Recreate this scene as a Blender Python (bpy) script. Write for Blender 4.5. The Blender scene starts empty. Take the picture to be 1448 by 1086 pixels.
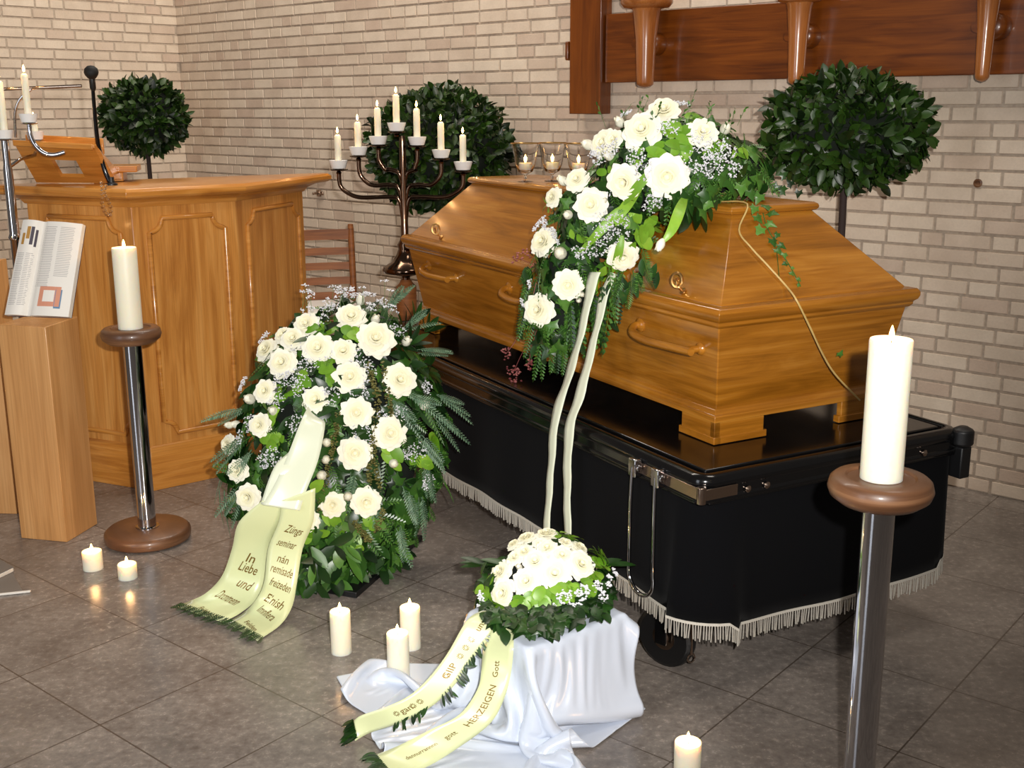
import bpy, math, random
import numpy as np
from mathutils import Vector, Matrix, noise

S = bpy.context.scene
COL = S.collection
V = Vector
# ------------------------------------------------------------------ camera
FPX, CAMH, PITCH, ROLL = 1617.3, 1.45, .238, -.0046
cd = bpy.data.cameras.new('camera'); cam = bpy.data.objects.new('camera', cd); COL.objects.link(cam)
cd.sensor_width = 36; cd.lens = FPX / 1448 * 36; cd.clip_start = .02; cd.clip_end = 60
cam.matrix_world = Matrix.Translation((0, 0, CAMH)) @ Matrix.Rotation(math.pi / 2 - PITCH, 4, 'X') @ Matrix.Rotation(ROLL, 4, 'Z')
S.camera = cam
S.view_settings.view_transform = 'Standard'; S.view_settings.look = 'None'
S.view_settings.gamma = 1; S.view_settings.use_curve_mapping = False
S.view_settings.exposure = 0.0
# ------------------------------------------------------------------ world: dim warm light of the hall
w = bpy.data.worlds.new('hall'); S.world = w; w.use_nodes = True
bg = w.node_tree.nodes['Background']; bg.inputs[0].default_value = (1.0, .86, .74, 1); bg.inputs[1].default_value = .125
# the camera's flash, a little right of and above the lens
fl = bpy.data.lights.new('camera_flash', 'SPOT'); fl.energy = 465; fl.color = (1, .97, .93); fl.shadow_soft_size = .022
fl.spot_size = math.radians(78); fl.spot_blend = .75
flo = bpy.data.objects.new('camera_flash', fl); COL.objects.link(flo); flo.location = (.11, .0, CAMH + .10)
flo.rotation_euler = (V((-.14, 1, -.10))).to_track_quat('-Z', 'Y').to_euler()
# unseen window behind and left of the camera, added overhead fill for the walls
def area(name, loc, aim, sx, sy, e, col):
    l = bpy.data.lights.new(name, 'AREA'); l.shape = 'RECTANGLE'; l.size = sx; l.size_y = sy; l.energy = e; l.color = col
    o = bpy.data.objects.new(name, l); COL.objects.link(o); o.location = loc
    o.rotation_euler = (V(aim) - V(loc)).to_track_quat('-Z', 'Y').to_euler(); return o
area('unseen_window_light', (-3.4, -.6, 1.6), (-.6, 3.2, .6), 1.3, 2.9, 52, (.86, .92, 1))  # out of view, made tall so the chrome poles pick up streaks
area('overhead_fill', (-.6, 5.2, 4.4), (-.9, 6.6, .8), 3.0, .8, 125, (1, .90, .78))  # added panel that keeps the far brick wall bright
area('overhead_fill', (1.6, 2.9, 4.4), (1.6, 4.6, 1.2), 1.2, .8, 36, (1, .92, .82))  # second added panel, aimed at the right of the back wall

# ------------------------------------------------------------------ projection helpers (real points from bearings of the survey)
_s, _c = math.sin(PITCH), math.cos(PITCH); _cr, _sr = math.cos(ROLL), math.sin(ROLL)
def ray(x, y):
    X = (x - 724) / FPX; Y = (y - 543) / FPX
    u = X * _cr + Y * _sr; v = -X * _sr + Y * _cr
    return V((u, _c - v * _s, -(_s + v * _c)))
EYE = V((0, 0, CAMH))
def atZ(x, y, z): r = ray(x, y); return EYE + r * ((z - CAMH) / r.z)
def atD(x, y, d): r = ray(x, y); return EYE + r * (d / r.y)
def onP(x, y, p, n): r = ray(x, y); return EYE + r * ((V(p) - EYE).dot(V(n)) / r.dot(V(n)))

# ------------------------------------------------------------------ mesh builder
class MB:
    def __init__(s): s.v = []; s.f = []; s.m = []
    def add(s, vs, fs, m=0):
        b = len(s.v); s.v += [tuple(q) for q in vs]; s.f += [tuple(i + b for i in f) for f in fs]; s.m += [m] * len(fs); return s
    def obox(s, c, ex, ey, ez, m=0):
        c, ex, ey, ez = V(c), V(ex), V(ey), V(ez)
        vs = [c + ex * i + ey * j + ez * k for i in (-1, 1) for j in (-1, 1) for k in (-1, 1)]
        return s.add(vs, [(0, 1, 3, 2), (4, 6, 7, 5), (0, 4, 5, 1), (2, 3, 7, 6), (0, 2, 6, 4), (1, 5, 7, 3)], m)
    def box(s, x0, x1, y0, y1, z0, z1, m=0):
        return s.obox(((x0 + x1) / 2, (y0 + y1) / 2, (z0 + z1) / 2), ((x1 - x0) / 2, 0, 0), (0, (y1 - y0) / 2, 0), (0, 0, (z1 - z0) / 2), m)
    def rings(s, rs, m=0, close=False, cap=True):
        n = len(rs[0]); vs = [q for r in rs for q in r]; k = len(rs)
        fs = [(i * n + j, i * n + (j + 1) % n, ((i + 1) % k) * n + (j + 1) % n, ((i + 1) % k) * n + j) for i in range(k if close else k - 1) for j in range(n)]
        if cap and not close: fs += [tuple(range(n))[::-1], tuple((k - 1) * n + j for j in range(n))]
        return s.add(vs, fs, m)
    def tube(s, pts, r, n=8, m=0, cap=True, close=False):
        pts = [V(p) for p in pts]; k = len(pts)
        rr = r if isinstance(r, (list, tuple)) else [r] * k
        out = []; up = None
        for i, p in enumerate(pts):
            a = pts[i - 1] if (i > 0 or close) else p; b = pts[(i + 1) % k] if (i < k - 1 or close) else p
            t = (b - a).normalized()
            if up is None: up = V((0, 0, 1)) if abs(t.z) < .9 else V((1, 0, 0))
            x = up - t * up.dot(t)
            if x.length < 1e-5: x = t.orthogonal()
            x.normalize(); up = x; y = t.cross(x)
            out.append([p + (x * math.cos(2 * math.pi * j / n) + y * math.sin(2 * math.pi * j / n)) * rr[i] for j in range(n)])
        return s.rings(out, m, close, cap)
    def lathe(s, prof, c=(0, 0, 0), n=24, m=0, axis=None, cap=True):
        c = V(c); az = V(axis).normalized() if axis else V((0, 0, 1)); ax = az.orthogonal().normalized() if axis else V((1, 0, 0)); ay = az.cross(ax)
        return s.rings([[c + az * z + (ax * math.cos(2 * math.pi * j / n) + ay * math.sin(2 * math.pi * j / n)) * max(r, 1e-5) for j in range(n)] for r, z in prof], m, False, cap)
    def prism(s, poly, z0, z1, m=0):
        return s.rings([[V((p[0], p[1], z0)) for p in poly], [V((p[0], p[1], z1)) for p in poly]], m)
    def build(s, name, mats, parent=None, smooth=35, bevel=0, world=False, seg=2):
        me = bpy.data.meshes.new(name)
        vs = s.v
        if world and parent:
            inv = parent_frame(parent).inverted(); vs = [tuple(inv @ V(q)) for q in vs]
        me.from_pydata(vs, [], s.f); 
        if not isinstance(mats, (list, tuple)): mats = [mats]
        for q in mats: me.materials.append(q)
        me.polygons.foreach_set('material_index', s.m)
        if smooth: me.shade_smooth(); me.set_sharp_from_angle(angle=math.radians(smooth))
        me.update()
        o = bpy.data.objects.new(name, me); COL.objects.link(o)
        if parent: o.parent = parent
        if bevel:
            b = o.modifiers.new('bevel', 'BEVEL'); b.width = bevel; b.segments = seg; b.limit_method = 'ANGLE'; b.angle_limit = math.radians(30)
            b.harden_normals = False
        return o
def parent_frame(o):
    m = Matrix.LocRotScale(o.location, o.rotation_euler, o.scale)
    return parent_frame(o.parent) @ m if o.parent else m
def tag(o, label, cat, group=None, kind=None):
    if label: o['label'] = label
    if cat: o['category'] = cat
    if group: o['group'] = group
    if kind: o['kind'] = kind
    return o
def thing(name, loc, label, cat, rz=0, group=None):
    o = bpy.data.objects.new(name, None); COL.objects.link(o); o.location = loc; o.rotation_euler = (0, 0, rz); o.empty_display_size = .05
    return tag(o, label, cat, group)
def structure(o): o['kind'] = 'structure'; return o
def copy_tree(o, parent=None, loc=None):
    c = o.copy(); COL.objects.link(c)
    if parent: c.parent = parent
    if loc is not None: c.location = loc
    for ch in list(o.children): copy_tree(ch, c)
    return c
def catmull(pts, n):
    pts = [V(p) for p in pts]; out = []
    for i in range(len(pts) - 1):
        p0 = pts[max(i - 1, 0)]; p1 = pts[i]; p2 = pts[i + 1]; p3 = pts[min(i + 2, len(pts) - 1)]
        for k in range(n):
            t = k / n
            out.append(.5 * ((2 * p1) + (p2 - p0) * t + (2 * p0 - 5 * p1 + 4 * p2 - p3) * t * t + (3 * p1 - p0 - 3 * p2 + p3) * t ** 3))
    out.append(pts[-1]); return out

# ------------------------------------------------------------------ materials
def lin(c): return tuple(((x / 255) / 12.92 if x / 255 <= .04045 else ((x / 255 + .055) / 1.055) ** 2.4) for x in c) + (1,)
class NT:
    def __init__(s, name):
        s.mat = bpy.data.materials.new(name); s.mat.use_nodes = True; s.t = s.mat.node_tree; s.b = s.t.nodes['Principled BSDF']
    def n(s, typ, **kw):
        q = s.t.nodes.new(typ)
        for k, v in kw.items():
            if k[0] == '_': q.inputs[k[1:].replace('_', ' ')].default_value = v
            else: setattr(q, k, v)
        return q
    def l(s, a, b): s.t.links.new(a, b)
    def ramp(s, fac, stops):
        r = s.n('ShaderNodeValToRGB'); e = r.color_ramp.elements
        while len(e) < len(stops): e.new(.5)
        for q, (p, c) in zip(e, stops): q.position = p; q.color = c
        s.l(fac, r.inputs[0]); return r.outputs[0]
    def set(s, **kw):
        for k, v in kw.items(): s.b.inputs[k.replace('_', ' ')].default_value = v
        return s.mat
    def noise(s, scale=5, detail=4, vec=None, rough=.5, dist=0):
        q = s.n('ShaderNodeTexNoise'); q.inputs['Scale'].default_value = scale; q.inputs['Detail'].default_value = detail
        q.inputs['Roughness'].default_value = rough; q.inputs['Distortion'].default_value = dist
        s.l(vec if vec else s.obj(), q.inputs['Vector']); return q.outputs[0]
    def obj(s, scale=None, rot=None, loc=None):
        if not hasattr(s, '_o'): s._o = s.n('ShaderNodeTexCoord').outputs['Object']
        if scale is None and rot is None: return s._o
        m = s.n('ShaderNodeMapping'); s.l(s._o, m.inputs[0])
        if scale: m.inputs['Scale'].default_value = scale
        if rot: m.inputs['Rotation'].default_value = rot
        if loc: m.inputs['Location'].default_value = loc
        return m.outputs[0]
    def mix(s, f, a, b, mode='MIX'):
        q = s.n('ShaderNodeMix', data_type='RGBA', blend_type=mode)
        for i, x in ((0, f), (6, a), (7, b)):
            if hasattr(x, 'is_output'): s.l(x, q.inputs[i])
            else: q.inputs[i].default_value = x
        return q.outputs[2]
    def col(s, x): s.l(x, s.b.inputs['Base Color']); return s
    def bump(s, h, strength=.2, dist=.01):
        q = s.n('ShaderNodeBump'); q.inputs['Strength'].default_value = strength; q.inputs['Distance'].default_value = dist
        s.l(h, q.inputs['Height']); s.l(q.outputs[0], s.b.inputs['Normal']); return s

def simple(name, c, rough=.5, metal=0, spec=.5, **kw):
    t = NT(name); return t.set(Base_Color=lin(c), Roughness=rough, Metallic=metal, Specular_IOR_Level=spec, **kw)
def wood(name, dark, mid, light, grain='z', rough=.3, coat=.3, fine=60, figure=1.0):
    # grain: 'h' runs horizontally (bands vary in z), 'v' runs vertically (bands vary in x and y)
    t = NT(name)
    sc = {'h': (1.2, 1.2, 14), 'v': (11, 11, .9)}[grain]
    sf = {'h': (3, 3, 190), 'v': (170, 170, 3)}[grain]
    a = t.noise(1.6, 5, t.obj(scale=sc), .55, 1.4 * figure)
    b = t.noise(1, 3, t.obj(scale=sf), .5)
    c1 = t.ramp(a, [(.3, lin(dark)), (.5, lin(mid)), (.72, lin(light))])
    c2 = t.mix(.55, c1, t.ramp(b, [(.32, (.72, .66, .6, 1)), (.6, (1, 1, 1, 1))]), 'MULTIPLY')
    t.col(c2); t.bump(b, .06, .002)
    return t.set(Roughness=rough, Coat_Weight=coat, Coat_Roughness=.12)
def leafmat(name, dark, light, rough=.38, trans=.12):
    t = NT(name); g = t.n('ShaderNodeNewGeometry')
    c = t.ramp(g.outputs['Random Per Island'], [(0, lin(dark)), (1, lin(light))])
    n = t.noise(60, 2); c = t.mix(.25, c, t.ramp(n, [(.3, (.6, .6, .6, 1)), (.7, (1.1, 1.1, 1.1, 1))]), 'MULTIPLY'); t.col(c)
    return t.set(Roughness=rough, Specular_IOR_Level=.5, Transmission_Weight=0, Subsurface_Weight=trans, Subsurface_Scale=.004)

M = {}
M['coffin'] = wood('oak_veneer', (132, 80, 16), (162, 102, 26), (184, 124, 44), 'h', .24, .45, figure=.8)
M['pulpit'] = wood('pulpit_oak', (176, 112, 46), (205, 140, 66), (222, 162, 88), 'v', .34, .3)
M['pulpit_h'] = wood('pulpit_rail_oak', (178, 112, 44), (204, 136, 58), (220, 156, 80), 'h', .28, .45)
M['stele'] = wood('beech', (186, 132, 76), (202, 148, 90), (214, 162, 104), 'v', .42, .15, figure=.4)
M['beam'] = wood('dark_pine', (84, 38, 4), (112, 56, 9), (132, 70, 15), 'h', .32, .25)
M['beam_v'] = wood('dark_pine_upright', (84, 38, 4), (112, 56, 9), (132, 70, 15), 'v', .32, .25)
M['walnut'] = wood('walnut', (84, 54, 34), (112, 76, 50), (150, 110, 78), 'h', .42, .2)
M['walnut_red'] = wood('turned_beech', (146, 84, 38), (166, 100, 48), (184, 118, 62), 'v', .25, .5, figure=.4)
M['chairwood'] = wood('chair_beech', (112, 62, 26), (136, 80, 36), (156, 96, 48), 'h', .55, .0)
M['chrome'] = simple('chrome', (200, 200, 205), .07, 1)
M['bronze'] = simple('bronze', (96, 76, 62), .13, 1)
M['brass'] = simple('brass', (222, 176, 110), .3, 1)
M['steel'] = simple('nickel_steel', (170, 150, 135), .22, 1)
M['blackgloss'] = simple('black_lacquer', (9, 9, 10), .16)
M['rubber'] = simple('black_rubber', (14, 14, 15), .45)
t = NT('black_velvet'); M['velvet'] = t.set(Base_Color=lin((6, 6, 8)), Roughness=.95, Specular_IOR_Level=.1, Sheen_Weight=.02)
M['fringe'] = simple('silver_fringe', (196, 190, 178), .55)
M['wax'] = simple('candle_wax', (238, 231, 208), .45, Subsurface_Weight=.6, Subsurface_Scale=.03, Subsurface_Radius=(1, .7, .4))
M['wick'] = simple('wick', (25, 18, 12), .9)
t = NT('flame'); t.t.nodes.remove(t.b); e = t.n('ShaderNodeEmission'); e.inputs[0].default_value = (1, .50, .13, 1); e.inputs[1].default_value = 40
t.l(e.outputs[0], t.t.nodes['Material Output'].inputs[0]); M['flame'] = t.mat
M['porcelain'] = simple('white_porcelain', (236, 234, 230), .3)
M['glass'] = simple('clear_glass', (255, 255, 255), .02, Transmission_Weight=1, IOR=1.45)
M['paper'] = simple('paper', (228, 222, 212), .6)
M['ink'] = simple('ink', (172, 167, 164), .7)
M['mic'] = simple('black_foam', (8, 8, 9), .7)
# satin
def satin(name, c, rough=.3):
    t = NT(name); return t.set(Base_Color=lin(c), Roughness=rough, Specular_IOR_Level=.8, Sheen_Weight=.2, Sheen_Roughness=.3, Coat_Weight=.35, Coat_Roughness=.28)
M['cloth'] = satin('white_satin', (206, 214, 228), .24)
M['ribbon'] = satin('cream_green_satin', (220, 226, 174), .34)
M['ribbon_pale'] = satin('pale_satin', (224, 229, 204), .3)
M['gold'] = simple('gold_lettering', (122, 92, 20), .45, .3)
# rose petals
t = NT('cream_rose'); g = t.n('ShaderNodeNewGeometry')
c = t.ramp(g.outputs['Random Per Island'], [(0, lin((238, 234, 212))), (1, lin((248, 245, 228)))])
t.col(c); M['rose'] = t.set(Roughness=.6, Specular_IOR_Level=.2)
t = NT('cream_rose_heart'); g = t.n('ShaderNodeNewGeometry')
c = t.ramp(g.outputs['Random Per Island'], [(0, lin((238, 232, 196))), (1, lin((245, 241, 214)))])
t.col(c); M['rose_heart'] = t.set(Roughness=.6, Specular_IOR_Level=.2)
M['sepal'] = leafmat('sepal_green', (92, 128, 44), (124, 156, 62))
M['gyp'] = simple('gypsophila_white', (228, 228, 232), .7)
M['stem'] = simple('thin_green_stem', (88, 112, 60), .6)
M['leaf_dark'] = leafmat('dark_glossy_leaf', (12, 34, 10), (42, 78, 26), .36)
M['leaf_mid'] = leafmat('mid_green_leaf', (40, 78, 24), (86, 130, 50), .35)
M['leaf_bright'] = leafmat('bright_green_leaf', (92, 140, 28), (142, 184, 58), .4, .2)
M['leaf_grey'] = leafmat('grey_green_leaf', (70, 100, 74), (116, 144, 112), .5)
M['laurel'] = leafmat('laurel_leaf', (8, 24, 4), (46, 76, 18), .42)
M['berry'] = leafmat('dusky_red_sprig', (110, 40, 44), (178, 110, 104), .5)
M['foliage_dark'] = simple('dark_core_green', (12, 22, 10), .95)  # even dark green of the solid cores inside the foliage
M['bark'] = simple('slim_bark', (54, 40, 36), .8)
M['terracotta'] = simple('dark_planter', (40, 36, 34), .6)
# ------------------------------------------------------------------ room shell
WP = V((1.827, 4.151, 0)); WD = V((-.744, .669, 0)).normalized(); WN = V((-WD.y, WD.x, 0)); WN = -WN if WN.y > 0 else WN   # back wall: point, direction, normal into the room
t = NT('cream_brick'); g = t.n('ShaderNodeNewGeometry')
c = t.ramp(g.outputs['Random Per Island'], [(0, lin((205, 183, 164))), (.3, lin((216, 198, 178))), (1, lin((226, 210, 190)))])
n1 = t.noise(9, 4); c = t.mix(.5, c, t.ramp(n1, [(.35, (.82, .78, .74, 1)), (.65, (1.04, 1.03, 1.02, 1))]), 'MULTIPLY')
n2 = t.noise(120, 2); c = t.mix(.3, c, t.ramp(n2, [(.3, (.85, .85, .85, 1)), (.7, (1.05, 1.05, 1.05, 1))]), 'MULTIPLY')
t.col(c); t.bump(n2, .25, .003); M['brick'] = t.set(Roughness=.85)
t = NT('mortar'); n = t.noise(60, 4); t.col(t.ramp(n, [(.3, lin((166, 150, 134))), (.7, lin((188, 172, 154)))])); t.bump(n, .3, .003); M['mortar'] = t.set(Roughness=.95)
COURSE = .0578; JT = .0105
def brick_wall(name, p, d, nrm, length, zmax, seed):
    rng = random.Random(seed); mb = MB(); p = V(p); d = V(d)
    # mortar body of real thickness behind the brick faces
    a = p; b = p + d * length; k = nrm * -.12
    mb.rings([[a, b, b + k, a + k], [q + V((0, 0, zmax)) for q in (a, b, b + k, a + k)]], 1)
    z = 0
    while z < zmax:
        x = -rng.random() * .18
        while x < length:
            L = rng.choice((.17, .17, .17, .125, .078, .17, .10))
            x0 = max(x, .0); x1 = min(x + L, length)
            if x1 - x0 > .015:
                o = p + d * x0; e = nrm * (.0035 + rng.random() * .0025); zz0 = z + JT / 2; zz1 = z + COURSE - JT / 2
                q = p + d * x1; u = d * .0015; uz = V((0, 0, .0015))
                bot = [o + V((0, 0, zz0)), q + V((0, 0, zz0)), q + V((0, 0, zz1)), o + V((0, 0, zz1))]
                top = [bot[0] + e + u + uz, bot[1] + e - u + uz, bot[2] + e - u - uz, bot[3] + e + u - uz]
                mb.add(bot + top, [(4, 5, 6, 7), (0, 1, 5, 4), (1, 2, 6, 5), (2, 3, 7, 6), (3, 0, 4, 7)], 0)
            x += L + JT
        z += COURSE
    return structure(mb.build(name, [M['brick'], M['mortar']], smooth=0))
CR = V((-2.156, 7.732, 0))
L_back = (CR - WP).length
brick_wall('wall_back', WP - WD * 1.5, WD, WN, 1.5 + L_back, 2.7, 3)
LD = V((-.669, -.744, 0)).normalized(); LN = V((-LD.y, LD.x, 0)); LN = -LN if LN.x < 0 else LN
brick_wall('wall_left', CR, LD, LN, 3.2, 2.7, 5)

t = NT('stone_tile')
m = t.obj(scale=(1, 1, 1), rot=(0, 0, math.radians(40.0)))
mp = t.n('ShaderNodeMapping'); t.l(t._o, mp.inputs[0]); 
ang = math.atan2(-.638, .77)   # direction of the tile rows
mp.vector_type = 'POINT'; mp.inputs['Rotation'].default_value = (0, 0, -ang)
br = t.n('ShaderNodeTexBrick', offset=0.0, squash=1.0)
cx_, cy_ = -.767, 2.779
rx = cx_ * math.cos(-ang) - cy_ * math.sin(-ang); ry = cx_ * math.sin(-ang) + cy_ * math.cos(-ang)
mp.inputs['Location'].default_value = (-rx, -ry, 0)
t.l(mp.outputs[0], br.inputs['Vector'])
for k, v in (('Scale', 1), ('Mortar Size', .0022), ('Mortar Smooth', .1), ('Bias', 0), ('Brick Width', .385), ('Row Height', .367)): br.inputs[k].default_value = v
br.inputs['Color1'].default_value = (.0, .0, .0, 1); br.inputs['Color2'].default_value = (1, 1, 1, 1)
n1 = t.noise(6, 6, None, .65); n2 = t.noise(45, 5, None, .7); 
c = t.ramp(n1, [(.3, lin((112, 104, 98))), (.7, lin((144, 135, 127)))])
c = t.mix(.75, c, t.ramp(n2, [(.3, (.55, .53, .52, 1)), (.5, (.95, .95, .95, 1)), (.72, (1.5, 1.48, 1.45, 1))]), 'MULTIPLY')
c = t.mix(.05, c, br.outputs[0], 'OVERLAY')
c = t.mix(br.outputs['Fac'], c, lin((84, 74, 66)))
t.col(c); t.bump(n2, .12, .002)
r = t.ramp(n2, [(.3, (.14, .14, .14, 1)), (.7, (.32, .32, .32, 1))]); t.l(r, t.b.inputs['Roughness'])
M['floor'] = t.set(Specular_IOR_Level=.45)
structure(MB().box(-6, 6, -2, 10, -.1, 0).build('floor', M['floor'], smooth=0))

# small marks on the wall: a fixing hole with a stain, a little metal socket
def on_wall(x, y, off=0): return onP(x, y, WP + WN * off, WN)
def wall_frame(p): return p, WD, V((0, 0, 1)), WN
p = on_wall(1383, 259, .006); mb = MB()
mb.lathe([(.016, 0), (.016, .004), (.010, .005), (.007, .001)], p, 14, 0, WN)
tag(mb.build('wall_plug', M['walnut'], smooth=40), 'small dark fixing hole in the brick wall right of the large laurel tree', 'wall plug')
p = on_wall(452, 273, .006); mb = MB()
mb.obox(p + WN * .006, WD * .016, V((0, 0, .02)), WN * .006); mb.tube([p + WN * .01, p + WN * .05], .008, 8); mb.tube([p - WD * .03, p - WD * .03 + WN * .03], .006, 8)
mb.obox(p - WD * .03 + WN * .004, WD * .009, V((0, 0, .011)), WN * .004)
tag(mb.build('wall_socket', M['steel'], smooth=40, bevel=.002), 'little grey metal fitting on the brick wall right of the pulpit', 'wall fitting')

# ------------------------------------------------------------------ wooden wall cross with turned pegs (upper right)
pf = V((*on_wall(830, 100, .09).to_tuple()[:2], 0))
cross = thing('wall_candle_beam', (pf.x, pf.y, 1.9), 'big dark brown wooden cross beam with turned hanging pegs on the brick wall', 'wall cross')
def wp(x, y, off=.09): return on_wall(x, y, off)
a = wp(852, 20); b = wp(808, 20); zb = wp(830, 161).z
half = (a - b).length / 2; cen = (a + b) / 2
mb = MB(); mb.obox(V((cen.x, cen.y, (zb + 2.6) / 2)) - WN * .03, WD * half, V((0, 0, (2.6 - zb) / 2)), WN * .04)
mb.build('upright_beam', M['beam_v'], cross, world=True, bevel=.003, smooth=30)
a = wp(853, 60); e = a - WD * 2.3; z0 = (wp(853, 118).z + wp(1440, 103).z) / 2; z1 = wp(853, 20).z
cc = (a + e) / 2
mb = MB(); mb.obox(V((cc.x, cc.y, (z0 + z1) / 2)) - WN * .04, WD * (a - e).length / 2, V((0, 0, (z1 - z0) / 2)), WN * .025)
mb.build('cross_beam', M['beam'], cross, world=True, bevel=.003, smooth=30)
mb = MB(); p = wp(806, 72, .07)
mb.obox(p + WD * .006, WD * .010, V((0, 0, .042)), WN * .02); mb.build('side_wedge', M['beam'], cross, world=True, bevel=.008, seg=3)
for (x, yb, yt) in ((912, 124, 0), (1125, 121, 0), (1388, 116, 0)):
    p = wp(x, yb, .17); zt = p.z + (wp(x, yt, .17).z - p.z) ; px2m = (wp(x + 10, yb, .17) - p).length / 10
    H = zt - p.z
    prof = [(.002, 0), (7 * px2m, .005), (9.5 * px2m, .012), (10 * px2m, .02), (10.5 * px2m, .05), (12 * px2m, H * .55), (15.5 * px2m, H * .86), (17 * px2m, H * .9), (26 * px2m, H * .915), (30 * px2m, H * .96), (30 * px2m, H * 1.08), (22 * px2m, H * 1.16), (22 * px2m, H * 1.2), (10 * px2m, H * 1.22)]
    if x == 1125: prof = [(r, z * 1.07) for r, z in prof]
    if x == 1388: prof = [(r, z * 1.16) for r, z in prof]
    MB().lathe(prof, p, 28).build('turned_peg', M['walnut_red'] if 'walnut_red' in M else M['chairwood'], cross, world=True, smooth=50)
for (x, y) in ((935, 63), (1150, 52), (1415, 39)):
    p = wp(x, y, .05)
    MB().lathe([(.042, 0), (.047, .01), (.047, .07), (.042, .085), (.028, .094), (.004, .096)], p, 24, 0, WN).build('round_knob', M['beam'], cross, world=True, smooth=50)
    MB().lathe([(.02, 0), (.02, .07)], wp(x - 23, y, .1), 16, 0, WN).build('peg_dowel', M['beam'], cross, world=True, smooth=50)

# ------------------------------------------------------------------ coffin and bier share one frame: a = across, b = along, near end at -b
CF = V((.3467, 3.8445, 0)); TH = .4985; E = V((math.cos(TH), math.sin(TH), 0)); L = V((-E.y, E.x, 0))
def side(x, y, a): return onP(x, y, CF + E * a, E)
def endp(x, y, b): return onP(x, y, CF + L * b, L)
def cl(a, b, z): return CF + E * a + L * b + V((0, 0, z))
ZB = .5854
bier = thing('coffin_bier', (CF.x, CF.y, 0), 'black wheeled bier with velvet skirt and silver fringe carrying the coffin', 'bier', TH)
X0, X1, Y1 = -.505, .404, 1.146
mb = MB(); mb.box(X0 + .05, X1 - .05, -Y1 + .05, Y1 - .05, ZB - .03, ZB - .001); mb.build('deck', M['blackgloss'], bier, bevel=.004)
mb = MB()
for z, r, o in ((ZB - .022, .022, .022), (ZB - .062, .012, .012)):
    c = [(X0 + o, -Y1 + o), (X1 - o, -Y1 + o), (X1 - o, Y1 - o), (X0 + o, Y1 - o)]
    pts = []
    for i, (x, y) in enumerate(c):
        for k in range(5):
            an = math.radians((180, 270, 0, 90)[i] + k * 22.5); R = .03
            pts.append((x + (R if x < 0 else -R) + R * math.cos(an), y + (R if y < 0 else -R) + R * math.sin(an), z))
    mb.tube(pts, r, 12, close=True)
mb.build('bumper_rail', M['blackgloss'], bier, smooth=60)
mb = MB()
for x in (X0 + .004, X1 - .02): mb.box(x, x + .016, -Y1 + .03, Y1 - .03, ZB - .075, ZB - .03)
for y in (-Y1 + .004, Y1 - .02): mb.box(X0 + .03, X1 - .03, y, y + .016, ZB - .075, ZB - .03)
mb.build('frame_rail', M['blackgloss'], bier, bevel=.003)
mb = MB(); 
mb.box(X0 - .001, X0 + .003, -1.15, -.872, ZB - .058, ZB - .028)
mb.box(X0, X0 + .11, -Y1 - .003, -Y1 + .001, ZB - .058, ZB - .03)
mb.tube([(X0 + .006, -Y1 + .006, ZB - .066), (X0 + .006, -Y1 + .006, ZB - .024)], .012, 12)
mb.build('metal_corner_band', M['steel'], bier, bevel=.001)
for b_ in (-.885, -.985):
    mb = MB(); mb.box(X0 - .022, X0 + .0, b_ - .016, b_ + .016, ZB - .066, ZB - .018); mb.tube([(X0 - .011, b_ - .022, ZB - .04), (X0 - .011, b_ + .022, ZB - .04)], .009, 10)
    mb.build('hinge_bracket', M['chrome'], bier, bevel=.003)
pts = [(X0 - .018, -.885, ZB - .04), (X0 - .022, -.884, .45), (X0 - .02, -.88, .30)]
pts += [(X0 - .02, -.935 + .055 * math.cos(q), .262 - .05 * math.sin(q)) for q in [i * math.pi / 8 for i in range(0, 9)]]
pts += [(X0 - .022, -.99, .30), (X0 - .02, -.986, .45), (X0 - .018, -.985, ZB - .04)]
MB().tube(catmull(pts, 4), .0052, 8).build('pull_handle', M['chrome'], bier, smooth=60)
# bolts on the near end
for a_ in (-.36, -.3, .12, .25):
    MB().lathe([(.009, 0), (.009, .004), (.004, .008), (.001, .009)], (a_, -Y1 + .002, ZB - .05), 12, 0, (0, -1, 0)).build('rail_bolt', M['steel'], bier, smooth=40)
mb = MB(); mb.lathe([(.012, 0), (.03, .01), (.03, .05), (.012, .06)], (X1 - .01, -Y1 + .0, ZB - .055), 14); mb.box(X1 - .03, X1 + .008, -Y1 - .02, -Y1 + .03, ZB - .14, ZB - .05)
mb.build('corner_buffer', M['rubber'], bier, bevel=.004)
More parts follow.
